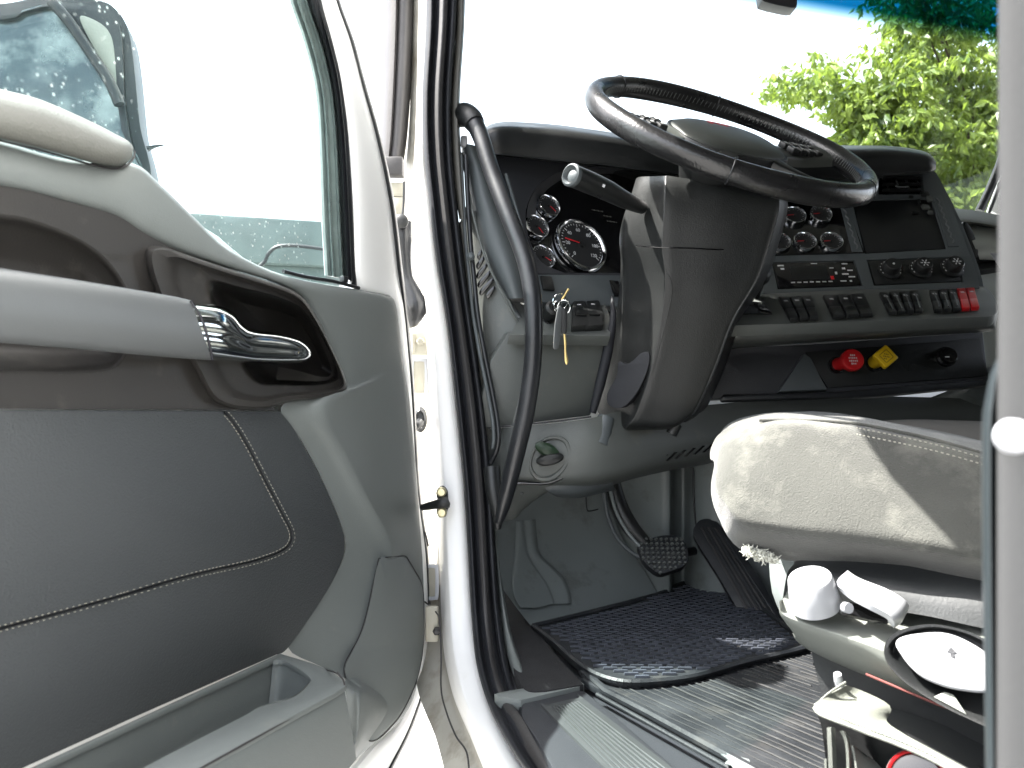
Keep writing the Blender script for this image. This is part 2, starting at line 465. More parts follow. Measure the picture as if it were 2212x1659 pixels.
TZ = 6.6
def treepts():
    # outline of the crown: drawn where the crown stands, 6 to 9 m ahead
    clumps = []
    for (u, v, r, n) in [(2060, 60, .55, 26), (2150, 120, .6, 30), (2080, 200, .5, 30), (1990, 150, .42, 24), (1940, 130, .25, 14),
                         (1910, 185, .22, 12), (1780, 175, .13, 8), (1730, 185, .11, 7), (1690, 182, .07, 5), (1830, 190, .16, 12), (1845, 240, .15, 12), (1880, 215, .12, 8), (1850, 280, .17, 12),
                         (1900, 300, .25, 18), (1960, 270, .3, 18), (2000, 330, .5, 34), (2100, 320, .55, 36), (1900, 350, .28, 18), (2050, 400, .5, 40),
                         (2130, 420, .5, 36), (2180, 260, .5, 30), (2100, -60, .8, 34), (2250, 0, .8, 34), (2300, 250, .8, 36), (2300, 480, .8, 36),
                         (2080, 470, .4, 26), (1850, 325, .14, 8), (2210, 420, .6, 30), (1960, 440, .3, 26), (2050, 460, .35, 30), (1920, 400, .3, 24), (2120, 380, .4, 30), (2020, 260, .4, 24), (2140, 300, .5, 30), (1930, 210, .2, 14), (1870, 420, .3, 14), (2000, 60, .28, 14), (1985, 20, .3, 16), (1960, -40, .35, 16)]:
        for _ in range(n):
            d = Vector((random.gauss(0, 1), random.gauss(0, 1), random.gauss(0, 1))).normalized()*r*random.random()**0.45
            c = P(u, v, TZ + (1.5 if r > .3 else .5)*random.random()) + Vector((d.x, d.y*1.3, d.z))
            clumps.append(c)
    return clumps
tree = thing('tree', 'leafy yellow green tree standing beyond the right half of the windscreen', 'tree', (P(2250, 880, 7.8).x, P(2250, 880, 7.8).y, 0))
base = Vector(tree.location)
trunk_top = P(2230, 330, 7.8)
tube('trunk', [base, base+Vector((.05, 0, 1.0)), base+Vector((-.05, .05, 2.2)), trunk_top], [.17, .14, .11, .06], bark, tree)
cl = treepts()
bmb = bmesh.new()
for q in cl[::24]:
    a = base + Vector((0, 0, 1.6 + random.random()*1.6))
    midp = (a+q)/2 + Vector((0, 0, .18))
    add_tube(bmb, [tuple(x) for x in smooth([tuple(a), tuple(midp), tuple(q)], 3, False)], [.03, .026, .022, .018, .012, .009, .005], 5)
props(finish('limbs', bmb, bark, tree), kind='stuff')
bml = bmesh.new()
for q in cl:
    for s in range(7):
        c = q + Vector((random.gauss(0, .075), random.gauss(0, .09), random.gauss(0, .07)))
        # sprig: leaflets drooping off a twig
        dirn = Vector((random.gauss(0, 1), random.gauss(0, 1), -0.5*random.random())).normalized()
        for k in range(4):
            p = c + dirn*0.035*k
            ax = (dirn*0.5 + Vector((random.gauss(0, .7), random.gauss(0, .7), -0.75))).normalized()
            sd = ax.cross(Vector((random.gauss(0, 1), random.gauss(0, 1), random.gauss(0, .6)))).normalized()
            L = random.uniform(.06, .12); w = L*random.uniform(.18, .27)
            nb = ax.cross(sd)*L*0.10
            v0 = bml.verts.new(p); v1 = bml.verts.new(p+ax*L*.42+sd*w+nb); v2 = bml.verts.new(p+ax*L-nb); v3 = bml.verts.new(p+ax*L*.42-sd*w+nb)
            bml.faces.new((v0, v1, v2)); bml.faces.new((v0, v2, v3))
crown = finish('crown', bml, leaf_mat, tree, flat=True)

# ================================================================== TRUCK CAB BODY
cab = thing('truck_cab', 'white truck cab body around the open driver doorway', 'truck cab', (1.2, 0.6, 0))
X0, X1, YB, YF, RZ = 0.262, 2.25, -1.1, 1.98, EYE+1.45
# floor, roof, walls (mostly outside the picture, they shape the light in the cab)
aabox('cab_floor', (X0+.05, YB, FZ-.07), (X1, 1.62, FZ-.006), dash_dark, cab)
aabox('roof', (X0-.02, YB, RZ), (X1+.02, YF+.1, RZ+.05), white_paint, cab, .01)
aabox('headliner', (X0+.01, YB+.03, RZ-.04), (X1-.01, YF-.25, RZ-.003), headliner, cab)
aabox('back_wall', (X0, YB-.04, FZ-.3), (X1, YB, RZ), headliner, cab)
aabox('passenger_wall', (X1, YB, FZ-.5), (X1+.05, YF-.1, EYE+.12), headliner, cab)
aabox('passenger_header', (X1, YB, EYE+.80), (X1+.05, YF, RZ), headliner, cab)
aabox('passenger_rear_wall', (X1, YB, EYE+.121), (X1+.05, .35, EYE+.799), headliner, cab)
aabox('front_side_panel', (.29, 1.42, .55), (.31, YF-.06, RZ), white_paint, cab, .004)
aabox('windscreen_header', (X0, YF-.05, EYE+1.38), (X1, YF+.05, RZ), headliner, cab)
aabox('front_panel', (X0+.02, YF-.02, .55), (X1, YF+.04, EYE+.16), white_paint, cab, .01)
# driver side wall: unseen header, rear edge shaped to cast the seat's shadow line, plus rear wall
def sideY(y, z, x=X0-.012): return Vector((x, y, EYE+z))
hdr = [(1.98, 1.45), (1.98, 1.0), (1.50, 1.18), (1.30, 1.06), (1.15, .94), (1.04, .80), (.96, .69), (.878, .61), (.741, .534), (.66, .50), (.56, .47), (.46, .42), (.34, .36), (.2, .15), (.185, 0), (.18, -.35),
       (.18, -.52), (-.0, -.60), (-1.1, -.60), (-1.1, 1.45)]
HDR = poly3('shadow_header', [sideY(y, z) for y, z in hdr], (.05, 0, 0), white_paint, cab, .004)
# windscreen
aabox('windscreen', (X0+.06, YF-.04, EYE+.2), (X1-.04, YF-.034, EYE+1.4), screen_glass, cab)
# driver side front pillar: cream white jamb with a rounded flange
def strip(name, rows, prof, mat, parent, ku=4, kv=4, th=0.0, **kw):
    """rows: (uL,vL,uR,vR,z) ; prof: (t, dz) across"""
    g = []
    for (a, b_, c, d, z) in rows:
        g.append([P(a+(c-a)*t, b_+(d-b_)*t, z+dz) for t, dz in prof])
    return sheet(name, g, mat, parent, ku, kv, th, **kw)
pill = [(884, -60, 930, -60, 1.40), (884, 60, 926, 60, 1.40), (884, 200, 920, 200, 1.40), (878, 300, 919, 300, 1.40), (872, 360, 921, 360, 1.40), (868, 430, 932, 430, 1.40), (866, 560, 946, 560, 1.40), (872, 700, 970, 700, 1.40), (876, 850, 986, 850, 1.40),
        (880, 1000, 1002, 1000, 1.39), (886, 1150, 1013, 1150, 1.37), (890, 1300, 1022, 1300, 1.33), (890, 1400, 1034, 1400, 1.27), (905, 1500, 1060, 1500, 1.18), (940, 1590, 1100, 1590, 1.08), (965, 1680, 1155, 1680, 1.0), (1010, 1800, 1260, 1800, .92)]
jamb_paint = M_('dirty_jamb_paint', (0.34, 0.33, 0.29), 0.5, var=0.1, vs=14, dirt=(0.17, 0.15, 0.11), ds=16, dt=(0.5, 0.75))
strip('jamb_channel', pill, [(0, .16), (.25, .13), (.42, .115), (.47, .09)], jamb_paint, cab)
strip('door_pillar', pill, [(.46, .10), (.49, .075), (.54, .03), (.60, .004), (.66, -.004), (.9, -.004), (1.0, .012)], white_paint, cab)
# jamb seam in the lower pillar
tube('seam', [P(*q) for q in [(905, 1128, 1.43), (918, 1150, 1.41), (925, 1180, 1.40)]], .0016, rubber_brown, cab)
tube('seam', [P(*q) for q in [(918, 1300, 1.38), (940, 1320, 1.35), (950, 1345, 1.33), (953, 1420, 1.29), (953, 1490, 1.22), (965, 1540, 1.17), (985, 1590, 1.11), (1008, 1625, 1.07), (1014, 1680, 1.04)]], .0013, rubber_brown, cab)
# front air deflector post at the doorway's outer edge
strip('gutter_post', [(838, -60, 893, -60, 1.52), (836, 60, 890, 60, 1.52), (832, 180, 884, 180, 1.52), (827, 290, 876, 290, 1.52), (822, 350, 868, 350, 1.52)],
      [(0, .03), (.15, 0), (.3, -.012), (.42, .004), (.55, -.01), (.75, -.012), (.9, 0), (1, .03)], rubber_brown, cab, th=.004)
box('post_foot', cluster.frame(0, 0) if False else Matrix.Translation(P(853, 367, 1.46)) @ Matrix((RT, UP, -FW)).transposed().to_4x4(), .037, .034, .03, rubber_brown, cab, .004)
# white fender below the doorway, in the sun
strip('fender', [(790, 1400, 960, 1400, 1.50), (780, 1480, 965, 1480, 1.48), (770, 1560, 975, 1560, 1.46), (740, 1640, 990, 1640, 1.42), (700, 1760, 1010, 1760, 1.38), (640, 1900, 1030, 1900, 1.34)],
      [(0, -.05), (.4, .0), (.75, .02), (1, .06)], white_paint, cab)
# doorway weatherstrip: ribbed rubber, following the opening down to the sill
seal_rows = [(923, -60, 990, -60, 1.32), (922, 60, 984, 60, 1.32), (914, 200, 975, 200, 1.32), (916, 320, 976, 330, 1.32), (928, 440, 986, 440, 1.32), (942, 560, 1000, 560, 1.32), (965, 700, 1019, 700, 1.32), (985, 880, 1045, 880, 1.32),
             (1003, 1060, 1062, 1060, 1.31), (1012, 1200, 1070, 1210, 1.29), (1018, 1310, 1080, 1330, 1.26), (1028, 1420, 1098, 1440, 1.19), (1048, 1500, 1120, 1505, 1.11), (1078, 1570, 1152, 1552, 1.02), (1125, 1650, 1198, 1632, .93), (1190, 1730, 1262, 1704, .86), (1290, 1830, 1360, 1800, .79)]
strip('door_seal', seal_rows, [(-.02, .03), (0, .006), (.06, -.008), (.16, -.012), (.24, -.004), (.30, .004), (.38, -.006), (.55, -.014), (.70, -.006), (.76, .006), (.84, -.006), (.95, -.004), (1.0, .012), (1.02, .04)], seal_rubber, cab, ku=4)
strip('seal_insert', [(a+(c-a)*.42, b_, a+(c-a)*.68, d, z-.0155) for a, b_, c, d, z in seal_rows], [(0, .003), (.5, -.002), (1, .003)], rubber_brown, cab)
# beige inner trim of the pillar
strip('pillar_trim', [(984, -60, 1006, -60, 1.34), (985, 60, 1003, 60, 1.34), (975, 200, 994, 200, 1.34), (975, 300, 994, 290, 1.34), (981, 400, 1001, 400, 1.34), (992, 474, 1004, 474, 1.34)],
      [(0, .02), (.15, .0), (.5, -.006), (.85, 0), (1, .05)], trim_beige, cab)
strip('pillar_trim', [(990, 480, 1006, 476, 1.345), (1000, 560, 1012, 560, 1.345), (1010, 640, 1022, 640, 1.345), (1018, 700, 1030, 700, 1.345), (1036, 820, 1046, 820, 1.345), (1050, 940, 1056, 940, 1.34)],
      [(0, .02), (.3, 0), (1, .004)], trim_beige, cab)
# lower inner trim between seal and footwell
strip('sill_trim', [(1064, 1130, 1072, 1130, 1.33), (1070, 1200, 1078, 1205, 1.32), (1076, 1290, 1090, 1290, 1.30), (1086, 1370, 1104, 1365, 1.26), (1100, 1430, 1124, 1425, 1.2), (1118, 1480, 1142, 1470, 1.14), (1136, 1512, 1160, 1496, 1.10)],
      [(0, .015), (.3, 0), (.8, 0), (1, .03)], plastic_light, cab)
# sill with scuff plate (floor level)
SZ = Pl(Vector((0, 0, FZ)), Vector((0, 0, 1)))
slab('sill', SZ, [(1127, 1514, 'c'), (1251, 1490, 'c'), (1265, 1492, 'c'), (1560, 1740, 'c'), (1700, 1850, 'c'), (1330, 1850, 'c'), (1230, 1720), (1160, 1600), (1128, 1550)], dash_dark, cab, off=.004, th=.08, bev=.004)
scuff = slab('scuff_plate', SZ, [(1178, 1531), (1184, 1522), (1250, 1507), (1262, 1510), (1480, 1680, 'c'), (1620, 1790, 'c'), (1440, 1790, 'c'), (1322, 1672, 'c')], alu, cab, off=.008, th=.006, bev=.0012)
for k in range(9):
    t = (k+.8)/9.6
    a = SZ.at(1186+t*66, 1526-t*13, .009); b2 = SZ.at(1440+t*180, 1790, .009)
    d = (b2-a)
    tube('groove_rib', [a+d*.01, b2-d*.01], .0014, alu, scuff, n=6, sm=False)
slab('sill_step', SZ, [(1068, 1500), (1125, 1512, 'c'), (1251, 1483, 'c'), (1262, 1478, 'c'), (1240, 1462, 'c'), (1180, 1488), (1138, 1486)], plastic_light, cab, off=.010, th=.02, bev=.003)
# footwell: kick panel with its embossed channel, and tunnel panels
KS = ((1050, 1010, 1.60, 1300, 1010, 1.66), (1062, 1080, 1.58, 1304, 1060, 1.66), (1070, 1140, 1.55, 1322, 1110, 1.66), (1074, 1200, 1.52, 1345, 1165, 1.655), (1080, 1258, 1.48, 1380, 1215, 1.65), (1110, 1305, 1.44, 1402, 1250, 1.645), (1150, 1356, 1.39, 1424, 1288, 1.635))
def krow(sv):
    f = max(0, min(5.999, sv*6)); a = int(f); return lerp2(KS[a], KS[a+1], f-a)
def kz(u, v):
    sv, t = .5, .5
    for _ in range(12):
        r = krow(sv); t = max(0, min(1, (u-r[0])/(r[3]-r[0])))
        sv = max(0, min(1, (v-1010)/((1356-1010)*(1-t)+(1288-1010)*t)))
    r = krow(sv)
    return r[2]+(r[5]-r[2])*t
kick_rows = []
for q in range(7):
    r = KS[q]
    kick_rows.append([P(r[0]+(r[3]-r[0])*t, r[1]+(r[4]-r[1])*t, r[2]+(r[5]-r[2])*t) for t in [i_/10 for i_ in range(11)]])
sheet('kick_panel', kick_rows, kick, cab, 3, 4)
def kpt(u, v, off): return P(u, v, kz(u, v)-off*.5)
chan = [(1150, 1122), (1153, 1160), (1160, 1196), (1190, 1226), (1212, 1250), (1224, 1278), (1228, 1302)]
chan_i = [(1128, 1124), (1132, 1160), (1140, 1200), (1165, 1240), (1180, 1262), (1190, 1285), (1196, 1304)]
chan_l = [(1120, 1126), (1119, 1160), (1117, 1200), (1113, 1240), (1112, 1265), (1116, 1290), (1128, 1312)]
g = []
for a, b_, c in zip(chan, chan_i, chan_l):
    g.append([kpt(a[0]+7, a[1], -.004), kpt(a[0]+1, a[1], .012), kpt(a[0]-6, a[1]+2, .013), kpt(b_[0]+4, b_[1], .0035), kpt(b_[0]-2, b_[1], .012), kpt((b_[0]+c[0])/2, c[1], .014), kpt(c[0], c[1], .010), kpt(c[0]-6, c[1], -.004)])
sheet('kick_channel', g, kick, cab, 4, 4)
tube('seam', [kpt(1266, 1074, .002), kpt(1268, 1100, .002), kpt(1275, 1104, .002), kpt(1292, 1100, .002)], .0012, rubber, cab)
sheet('tunnel_panel', [[P(1300, v, 1.70), P(1340, v, 1.69), P(1400, v, 1.66), P(1446, v, 1.64), P(1456, v, 1.70), P(1478, v, 1.72), P(1500, v, 1.66), P(1560, v, 1.62), P(1700, v, 1.60), P(1900, v, 1.6)] for v in (960, 1050, 1120, 1200, 1300, 1380)], kick, cab, 4, 2)
tube('seam', [P(1497, 1010, 1.655), P(1499, 1090, 1.655), P(1508, 1170, 1.655)], .0018, rubber, cab)
# right side: far pillar, black window seal and white pillar trim
sheet('passenger_pillar', [[P(2130, 458, 2.32), P(2175, 340, 2.32), P(2230, 190, 2.32), P(2300, 0, 2.32)], [P(2225, 500, 2.28), P(2260, 380, 2.28), P(2320, 230, 2.28), P(2400, 20, 2.28)]], white_paint, cab, 3, 3, th=.02)
tube('window_seal', [P(2116, 456, 2.28), P(2140, 405, 2.28), P(2170, 330, 2.28), P(2230, 170, 2.28), P(2300, -20, 2.28)], .012, rubber, cab)
tube('window_seal', [P(2136, 462, 2.27), P(2156, 412, 2.27), P(2185, 335, 2.27)], .004, rubber, cab)
lathe('trim_clip', Matrix.Translation(P(2163, 401, 2.27)) @ Matrix((RT, UP, -FW)).transposed().to_4x4(), [(.0, .0), (.012, 0), (.009, .008), (.001, .01)], rubber, cab, 12)

# rear doorway pillar next to the camera, its trim edge and screw
strip('rear_pillar', [(2176, -80, 2420, -80, .28), (2175, 500, 2420, 500, .28), (2173, 1000, 2420, 1000, .28), (2172, 1760, 2420, 1760, .28)], [(0, .03), (.02, .006), (.08, 0), (.5, -.006), (1, 0)], pillar_grey, cab, th=.003)
strip('rear_pillar_trim', [(2168, 750, 2182, 745, .31), (2142, 800, 2185, 800, .31), (2128, 860, 2185, 860, .31), (2120, 940, 2185, 940, .31), (2121, 1200, 2185, 1200, .31), (2126, 1500, 2185, 1500, .31), (2130, 1760, 2185, 1760, .31)],
      [(0, .03), (.08, .004), (.3, -.003), (.6, .002), (.8, .006), (1, .012)], mirror_case, cab)
Mf = Matrix.Translation(P(2192, 943, .272)) @ Matrix((RT, UP, -FW)).transposed().to_4x4() @ Matrix.Scale(.66, 4)
scr = lathe('pillar_screw', Mf, [(.0088, -.004), (.0088, .001), (.0075, .0035), (.004, .0042), (.0035, .0025), (.0005, .0025)], white_plastic, cab, 28)

# ---- fittings on the door jamb, parts of the cab
def fitting(name, label, loc):
    o = bpy.data.objects.new(name, None); o.empty_display_size = .05
    link(o, cab, Vector(loc)); o['label'] = label
    return o
CF = Matrix((RT, UP, -FW)).transposed().to_4x4()
def cf(u, v, z): return Matrix.Translation(P(u, v, z)) @ CF
hj = fitting('door_hinge', 'cream painted upper door hinge plate beside the black cable boot', P(905, 740, 1.5))
box('hinge_plate', cf(905, 742, 1.50), .035, .044, .012, cream_paint, hj, .003)
lathe('hinge_bolt', cf(909, 738, 1.487), [(.008, 0), (.008, .006), (.005, .009), (.001, .009)], cream_paint, hj, 6)
tube('hinge_pin', [P(893, 722, 1.49), P(893, 762, 1.49)], .006, cream_paint, hj, sm=False)
hk = fitting('door_hinge', 'cream painted lower door hinge plate with rusty bolt near the fender', P(930, 1345, 1.4))
box('hinge_plate', cf(934, 1345, 1.36), .022, .06, .012, cream_paint, hk, .003)
lathe('hinge_bolt', cf(944, 1362, 1.345), [(.007, 0), (.007, .006), (.004, .009), (.001, .009)], rubber_brown, hk, 6)
def ringplate(name, label, u, v, w, h, z):
    t = fitting(name, label, P(u, v, z))
    pl = Pl(P(u, v, z), -FW)
    a, b_ = w/2, h/2
    o = [(u-a, v-b_+6), (u-a+6, v-b_), (u+a-8, v-b_), (u+a, v-b_+8), (u+a, v+b_-8), (u+a-8, v+b_), (u-a+6, v+b_), (u-a, v+b_-6)]
    i = [(u-a+6, v-b_+10), (u-a+10, v-b_+7), (u+a-12, v-b_+7), (u+a-7, v-b_+13), (u+a-7, v+b_-13), (u+a-12, v+b_-7), (u-a+10, v+b_-7), (u-a+6, v+b_-10)]
    slab('rim', pl, o, white_plastic, t, th=.006, bev=.001, holes=[i])
    slab('cover_face', pl, i, cream_paint, t, off=-.003, th=.004, bev=0)
ringplate('jamb_cover', 'white rimmed rectangular jamb cover between the upper hinge and the oval grommet', 906, 815, 36, 82, 1.50)
ringplate('jamb_cover', 'white rimmed rectangular jamb cover below the door check strap', 931, 1258, 32, 76, 1.42)
gm = fitting('rubber_grommet', 'black oval rubber grommet on the white door jamb', P(908, 905, 1.49))
bm = bmesh.new(); add_lathe(bm, cf(909, 906, 1.49) @ Matrix.Diagonal((.5, 1, 1, 1)), [(.024, 0), (.024, .008), (.017, .014), (.012, .01), (.001, .012)], 24)
finish('grommet_body', bm, rubber, gm)
tube('grommet_stub', [P(908, 912, 1.47), P(900, 918, 1.46), P(892, 918, 1.46)], .008, rubber, gm)
bo = fitting('cable_boot', 'black rubber cable boot bulging between the open door and the pillar', P(880, 590, 1.46))
tube('boot_tube', [P(870, 478, 1.45), P(868, 520, 1.45), P(872, 560, 1.45), P(878, 600, 1.45), P(892, 640, 1.45), P(898, 665, 1.45), P(892, 690, 1.46), P(880, 700, 1.48)], [.017, .019, .014, .012, .018, .021, .014, .008], rubber, bo)
lathe('boot_clip', cf(868, 480, 1.43), [(.012, 0), (.013, .01), (.007, .014), (.001, .014)], black, bo, 16)
lt = fitting('jamb_latch', 'two cream metal squares under the dark post foot on the jamb', P(858, 432, 1.47))
box('latch_plate', cf(858, 411, 1.46), .027, .026, .01, cream_paint, lt, .003)
box('latch_plate', cf(861, 447, 1.46), .024, .034, .01, cream_paint, lt, .003)
tube('latch_rod', [P(873, 392, 1.44), P(872, 440, 1.44), P(868, 476, 1.44)], .0022, rubber, lt)
ck = fitting('door_check', 'black door check strap with two yellow bolts on the white pillar', P(955, 1090, 1.33))
slab('check_bracket', Pl(P(955, 1085, 1.345), -FW), [(942, 1062), (955, 1050), (966, 1060), (968, 1080), (972, 1090), (966, 1104), (962, 1116), (948, 1117), (943, 1104), (946, 1088)], black, ck, th=.008, bev=.001)
for u, v in ((954, 1062), (955, 1106)):
    lathe('bolt', cf(u, v, 1.335), [(.0085, 0), (.0085, .006), (.006, .009), (.001, .0095)], bolt_mat, ck, 12)
tube('check_strap', [P(968, 1084, 1.325), P(950, 1088, 1.325), P(912, 1096, 1.36)], [.010, .0085, .0055], black, ck)

# ================================================================== OPEN DOOR
dr = thing('cab_door', 'open white cab door seen from inside with grey trim and charcoal leather panel', 'door', HINGE - DD*.5)
def dp(u, v, n=0.0): return door.at(u, v, n)
def dsheet(name, rows, mat, parent=dr, ku=4, kv=4, **kw):
    return sheet(name, [[dp(*q) for q in r] for r in rows], mat, parent, ku, kv, **kw)
bowl_plastic = M_('bowl_dark_plastic', (0.012, 0.011, 0.010), 0.38, bump=0.15, bs=600)
# outer white shell of the door (below the belt) and frame round the window
slab('door_skin', door, [(-420, 330, 'c'), (300, 420), (620, 640, 'c'), (850, 645), (884, 900), (903, 1180), (903, 1400), (870, 1535), (795, 1605), (700, 1720), (520, 1900, 'c'), (-420, 2300, 'c')], white_paint, dr, off=-.05, th=.012, bev=.003)
fr = [(690, -60, 714, -60), (692, 0, 724, 0), (715, 90, 756, 90), (735, 180, 783, 190), (748, 300, 814, 300), (757, 450, 843, 440), (766, 620, 860, 580), (838, 640, 870, 660), (854, 740, 880, 760), (872, 860, 887, 860), (886, 1000, 894, 1000), (894, 1090, 902, 1090), (908, 1200, 916, 1200), (912, 1330, 921, 1330), (902, 1450, 916, 1460), (862, 1560, 882, 1570), (800, 1615, 838, 1662), (740, 1680, 800, 1740)]
g = [[dp(a+(c-a)*t, b_+(d-b_)*t, n) for t, n in ((0, -.03), (.06, -.012), (.3, -.006), (.7, -.010), (.93, -.018), (1, -.03))] for a, b_, c, d in fr]
sheet('door_frame', g, white_paint, dr, 3, 4, th=.004)
g = [[dp(c+w, d, n) for w, n in ((-1, -.024), (1, -.014), (4, -.012), (6.5, -.016), (7.5, -.03))] for a, b_, c, d in fr]
sheet('door_frame_seal', g, rubber, dr, 3, 4, th=.002)
# window channel: dark run rubber and glass edge
ch = [(668, -60, 692, -60), (670, 0, 694, 0), (701, 90, 717, 90), (722, 180, 737, 180), (736, 300, 750, 300), (743, 450, 759, 450), (750, 600, 767, 622)]
sheet('window_channel', [[dp(a+(c-a)*t, b_+(d-b_)*t, n) for t, n in ((0, -.03), (.1, -.014), (.45, -.012), (.55, -.02), (.7, -.011), (1, -.012))] for a, b_, c, d in ch], rubber, dr, 3, 4, th=.003)
ge = [(618, -60, 672, -60), (628, 0, 674, 0), (660, 95, 704, 95), (684, 200, 728, 200), (692, 330, 740, 330), (697, 470, 746, 470), (704, 595, 753, 605)]
sheet('channel_lining', [[dp(a+(c-a)*t, b_+(d-b_)*t, n) for t, n in ((0, -.034), (.05, -.030), (.25, -.033), (.32, -.026), (.4, -.032), (.65, -.030), (.72, -.024), (.8, -.03), (1, -.03))] for a, b_, c, d in ge], edge_glass, dr, 3, 4, th=.002)
slab('window_glass', door, [(-420, -320, 'c'), (560, -320, 'c'), (640, 0), (690, 250), (706, 600), (760, 640, 'c'), (560, 620), (300, 450), (-420, 300, 'c')], door_glass, dr, off=-.036, th=.004, bev=0)
tube('belt_seal', [dp(612, 586, -.004), dp(660, 598, -.002), dp(720, 608, 0), (dp(775, 622, 0))], .0028, rubber, dr, n=8)
box('channel_clip', door.frame(738, 604, -.004), .012, .009, .008, rubber, dr, .001)

# main grey trim: ring of panel round the inserts
rows = [(-260, 372, -260, 240, 0), (0, 402, 0, 305, 0), (150, 437, 150, 345, 0), (250, 466, 285, 352, 0), (310, 503, 345, 397, 0), (380, 540, 420, 470, 0), (470, 572, 497, 540, 0), (600, 613, 622, 597, 0), (652, 645, 780, 626, .0), (686, 692, 836, 636, .0), (718, 756, 858, 652, 0),
        (742, 820, 868, 720, 0), (734, 846, 876, 790, 0), (640, 860, 884, 860, .30), (606, 890, 893, 950, .36), (650, 950, 900, 1020, .38), (700, 1045, 907, 1110, .45), (742, 1150, 914, 1180, .58), (743, 1200, 917, 1250, .56), (715, 1260, 919, 1330, .55), (670, 1330, 917, 1400, .52), (622, 1398, 904, 1470, .5),
        (690, 1438, 893, 1510, .4), (742, 1464, 878, 1538, .35), (744, 1480, 862, 1560, .3), (750, 1530, 836, 1584, .3), (745, 1600, 800, 1612, .4), (700, 1700, 740, 1668, .5), (520, 1840, 560, 1850, .5)]
low = {22: .012, 23: .03, 24: .042, 25: .046, 26: .046, 27: .046, 28: .046}
g = []
for i, (a, b_, c, d, rt) in enumerate(rows):
    add = low.get(i, 0)
    if rt == 0: prof = [(0, .001), (.12, .006), (.35, .008), (.6, .007), (.85, .004), (.96, 0), (1.0, -.012)]
    else: prof = [(0, .001), (rt*.5, .010), (rt-.04, .021), (rt+.05, .022), (rt+.25, .014), (.96, .004), (1.0, -.012)]
    g.append([dp(a+(c-a)*t, b_+(d-b_)*t, n+add*(1 if t < .9 else .5)) for t, n in prof])
sheet('trim_panel', g, plastic_light, dr, 4, 4, th=.0)
# armrest pad along the sill of the window
pad = [(-260, 120, -260, 238), (-100, 160, -100, 272), (0, 192, 0, 300), (90, 216, 100, 325), (200, 264, 200, 352), (250, 290, 250, 360), (276, 304, 272, 354), (288, 318, 286, 340)]
g = [[dp(a+(c-a)*t, b_+(d-b_)*t, n*s) for t, n in ((0, -.02), (.06, .004), (.25, .020), (.6, .026), (.88, .022), (.97, .014), (1.0, .0))] for (a, b_, c, d), s in zip(pad, (1, 1, 1, 1, 1, .9, .7, .4))]
sheet('armrest_pad', g, plastic_pad, dr, 4, 4)
tube('seam', [dp(u, v, .0075) for u, v in ((-100, 275), (0, 303), (100, 328), (200, 356), (245, 364), (272, 358), (288, 342), (291, 326))], .0011, rubber_brown, dr, n=6)
# brown insert with its arm recess
hole = [(-300, 440, 'c'), (0, 462), (80, 478), (160, 510), (222, 552), (264, 605), (284, 660), (284, 730), (268, 775), (238, 800), (150, 808), (0, 806), (-300, 800, 'c')]
slab('trim_insert', door, [(-300, 385, 'c'), (0, 401), (150, 436), (250, 465), (310, 502), (380, 539), (440, 562, 'c'), (450, 840, 'c'), (560, 870, 'c'), (602, 886, 'c'), (0, 883), (-300, 880, 'c')], plastic_brown, dr, off=.003, th=.008, bev=.0025, holes=[hole])
hc = [(-300, 620), (0, 620), (60, 625), (110, 630), (150, 640), (175, 650), (185, 665), (185, 690), (175, 705), (160, 712), (110, 714), (0, 712), (-300, 712)]
g = []
for t, n in ((0, .0025), (.06, .0005), (.2, -.012), (.55, -.028), (1.0, -.032)):
    r = [dp(h[0]+(c[0]-h[0])*t, h[1]+(c[1]-h[1])*t, n) for h, c in zip(hole, hc)]
    g.append(r)
g.append([dp((c[0]-60)*.9, (c[1]-665)*.2+665, -.034) for c in hc])
sheet('arm_recess', g, plastic_brown, dr, 4, 4)
# handle bezel and bowl
out = [(315, 548), (345, 532), (400, 549), (500, 582), (600, 614), (650, 639), (685, 688), (720, 758), (747, 822), (742, 848), (700, 860), (622, 868), (560, 884), (468, 868), (418, 788), (345, 650)]
inn = [(461, 622), (470, 614), (500, 620), (529, 628), (577, 638), (637, 660), (661, 680), (697, 735), (726, 802), (719, 821), (673, 828), (601, 827), (565, 824), (541, 802), (510, 740), (465, 650)]
O = smooth(out, 5); I = smooth(inn, 5)
bm = bmesh.new()
prof = [(-.02, .0), (0, .006), (.03, .012), (.09, .018), (.28, .019), (.40, .009), (.5, .007), (.85, .008), (.94, .006), (1, -.002)]
g = [[dp(o_[0]+(i_[0]-o_[0])*t, o_[1]+(i_[1]-o_[1])*t, n) for o_, i_ in zip(O, I)] for t, n in prof]
add_grid(bm, g, True)
bmesh.ops.recalc_face_normals(bm, faces=bm.faces)
finish('handle_bezel', bm, plastic_brown, dr, ang=50)
bm = bmesh.new()
c0 = (620, 745)
g = [[dp(i_[0]+(c0[0]-i_[0])*t, i_[1]+(c0[1]-i_[1])*t, n) for i_ in I] for t, n in ((-.01, .012), (.02, .002), (.12, -.022), (.3, -.036), (.7, -.040))]
vs = add_grid(bm, g, True); bm.faces.new(vs[-1])
finish('handle_bowl', bm, bowl_plastic, dr, ang=50)
# lower highlight lip inside the bowl
sheet('bowl_lip', [[dp(668, 690, .0), dp(672, 690, .012)], [dp(698, 750, .0), dp(704, 748, .013)], [dp(716, 800, .0), dp(722, 802, .013)], [dp(700, 815, .0), dp(700, 822, .013)], [dp(640, 800, -.01), dp(640, 822, .010)], [dp(600, 792, -.015), dp(598, 820, .008)]], plastic_brown, dr, 4, 3)
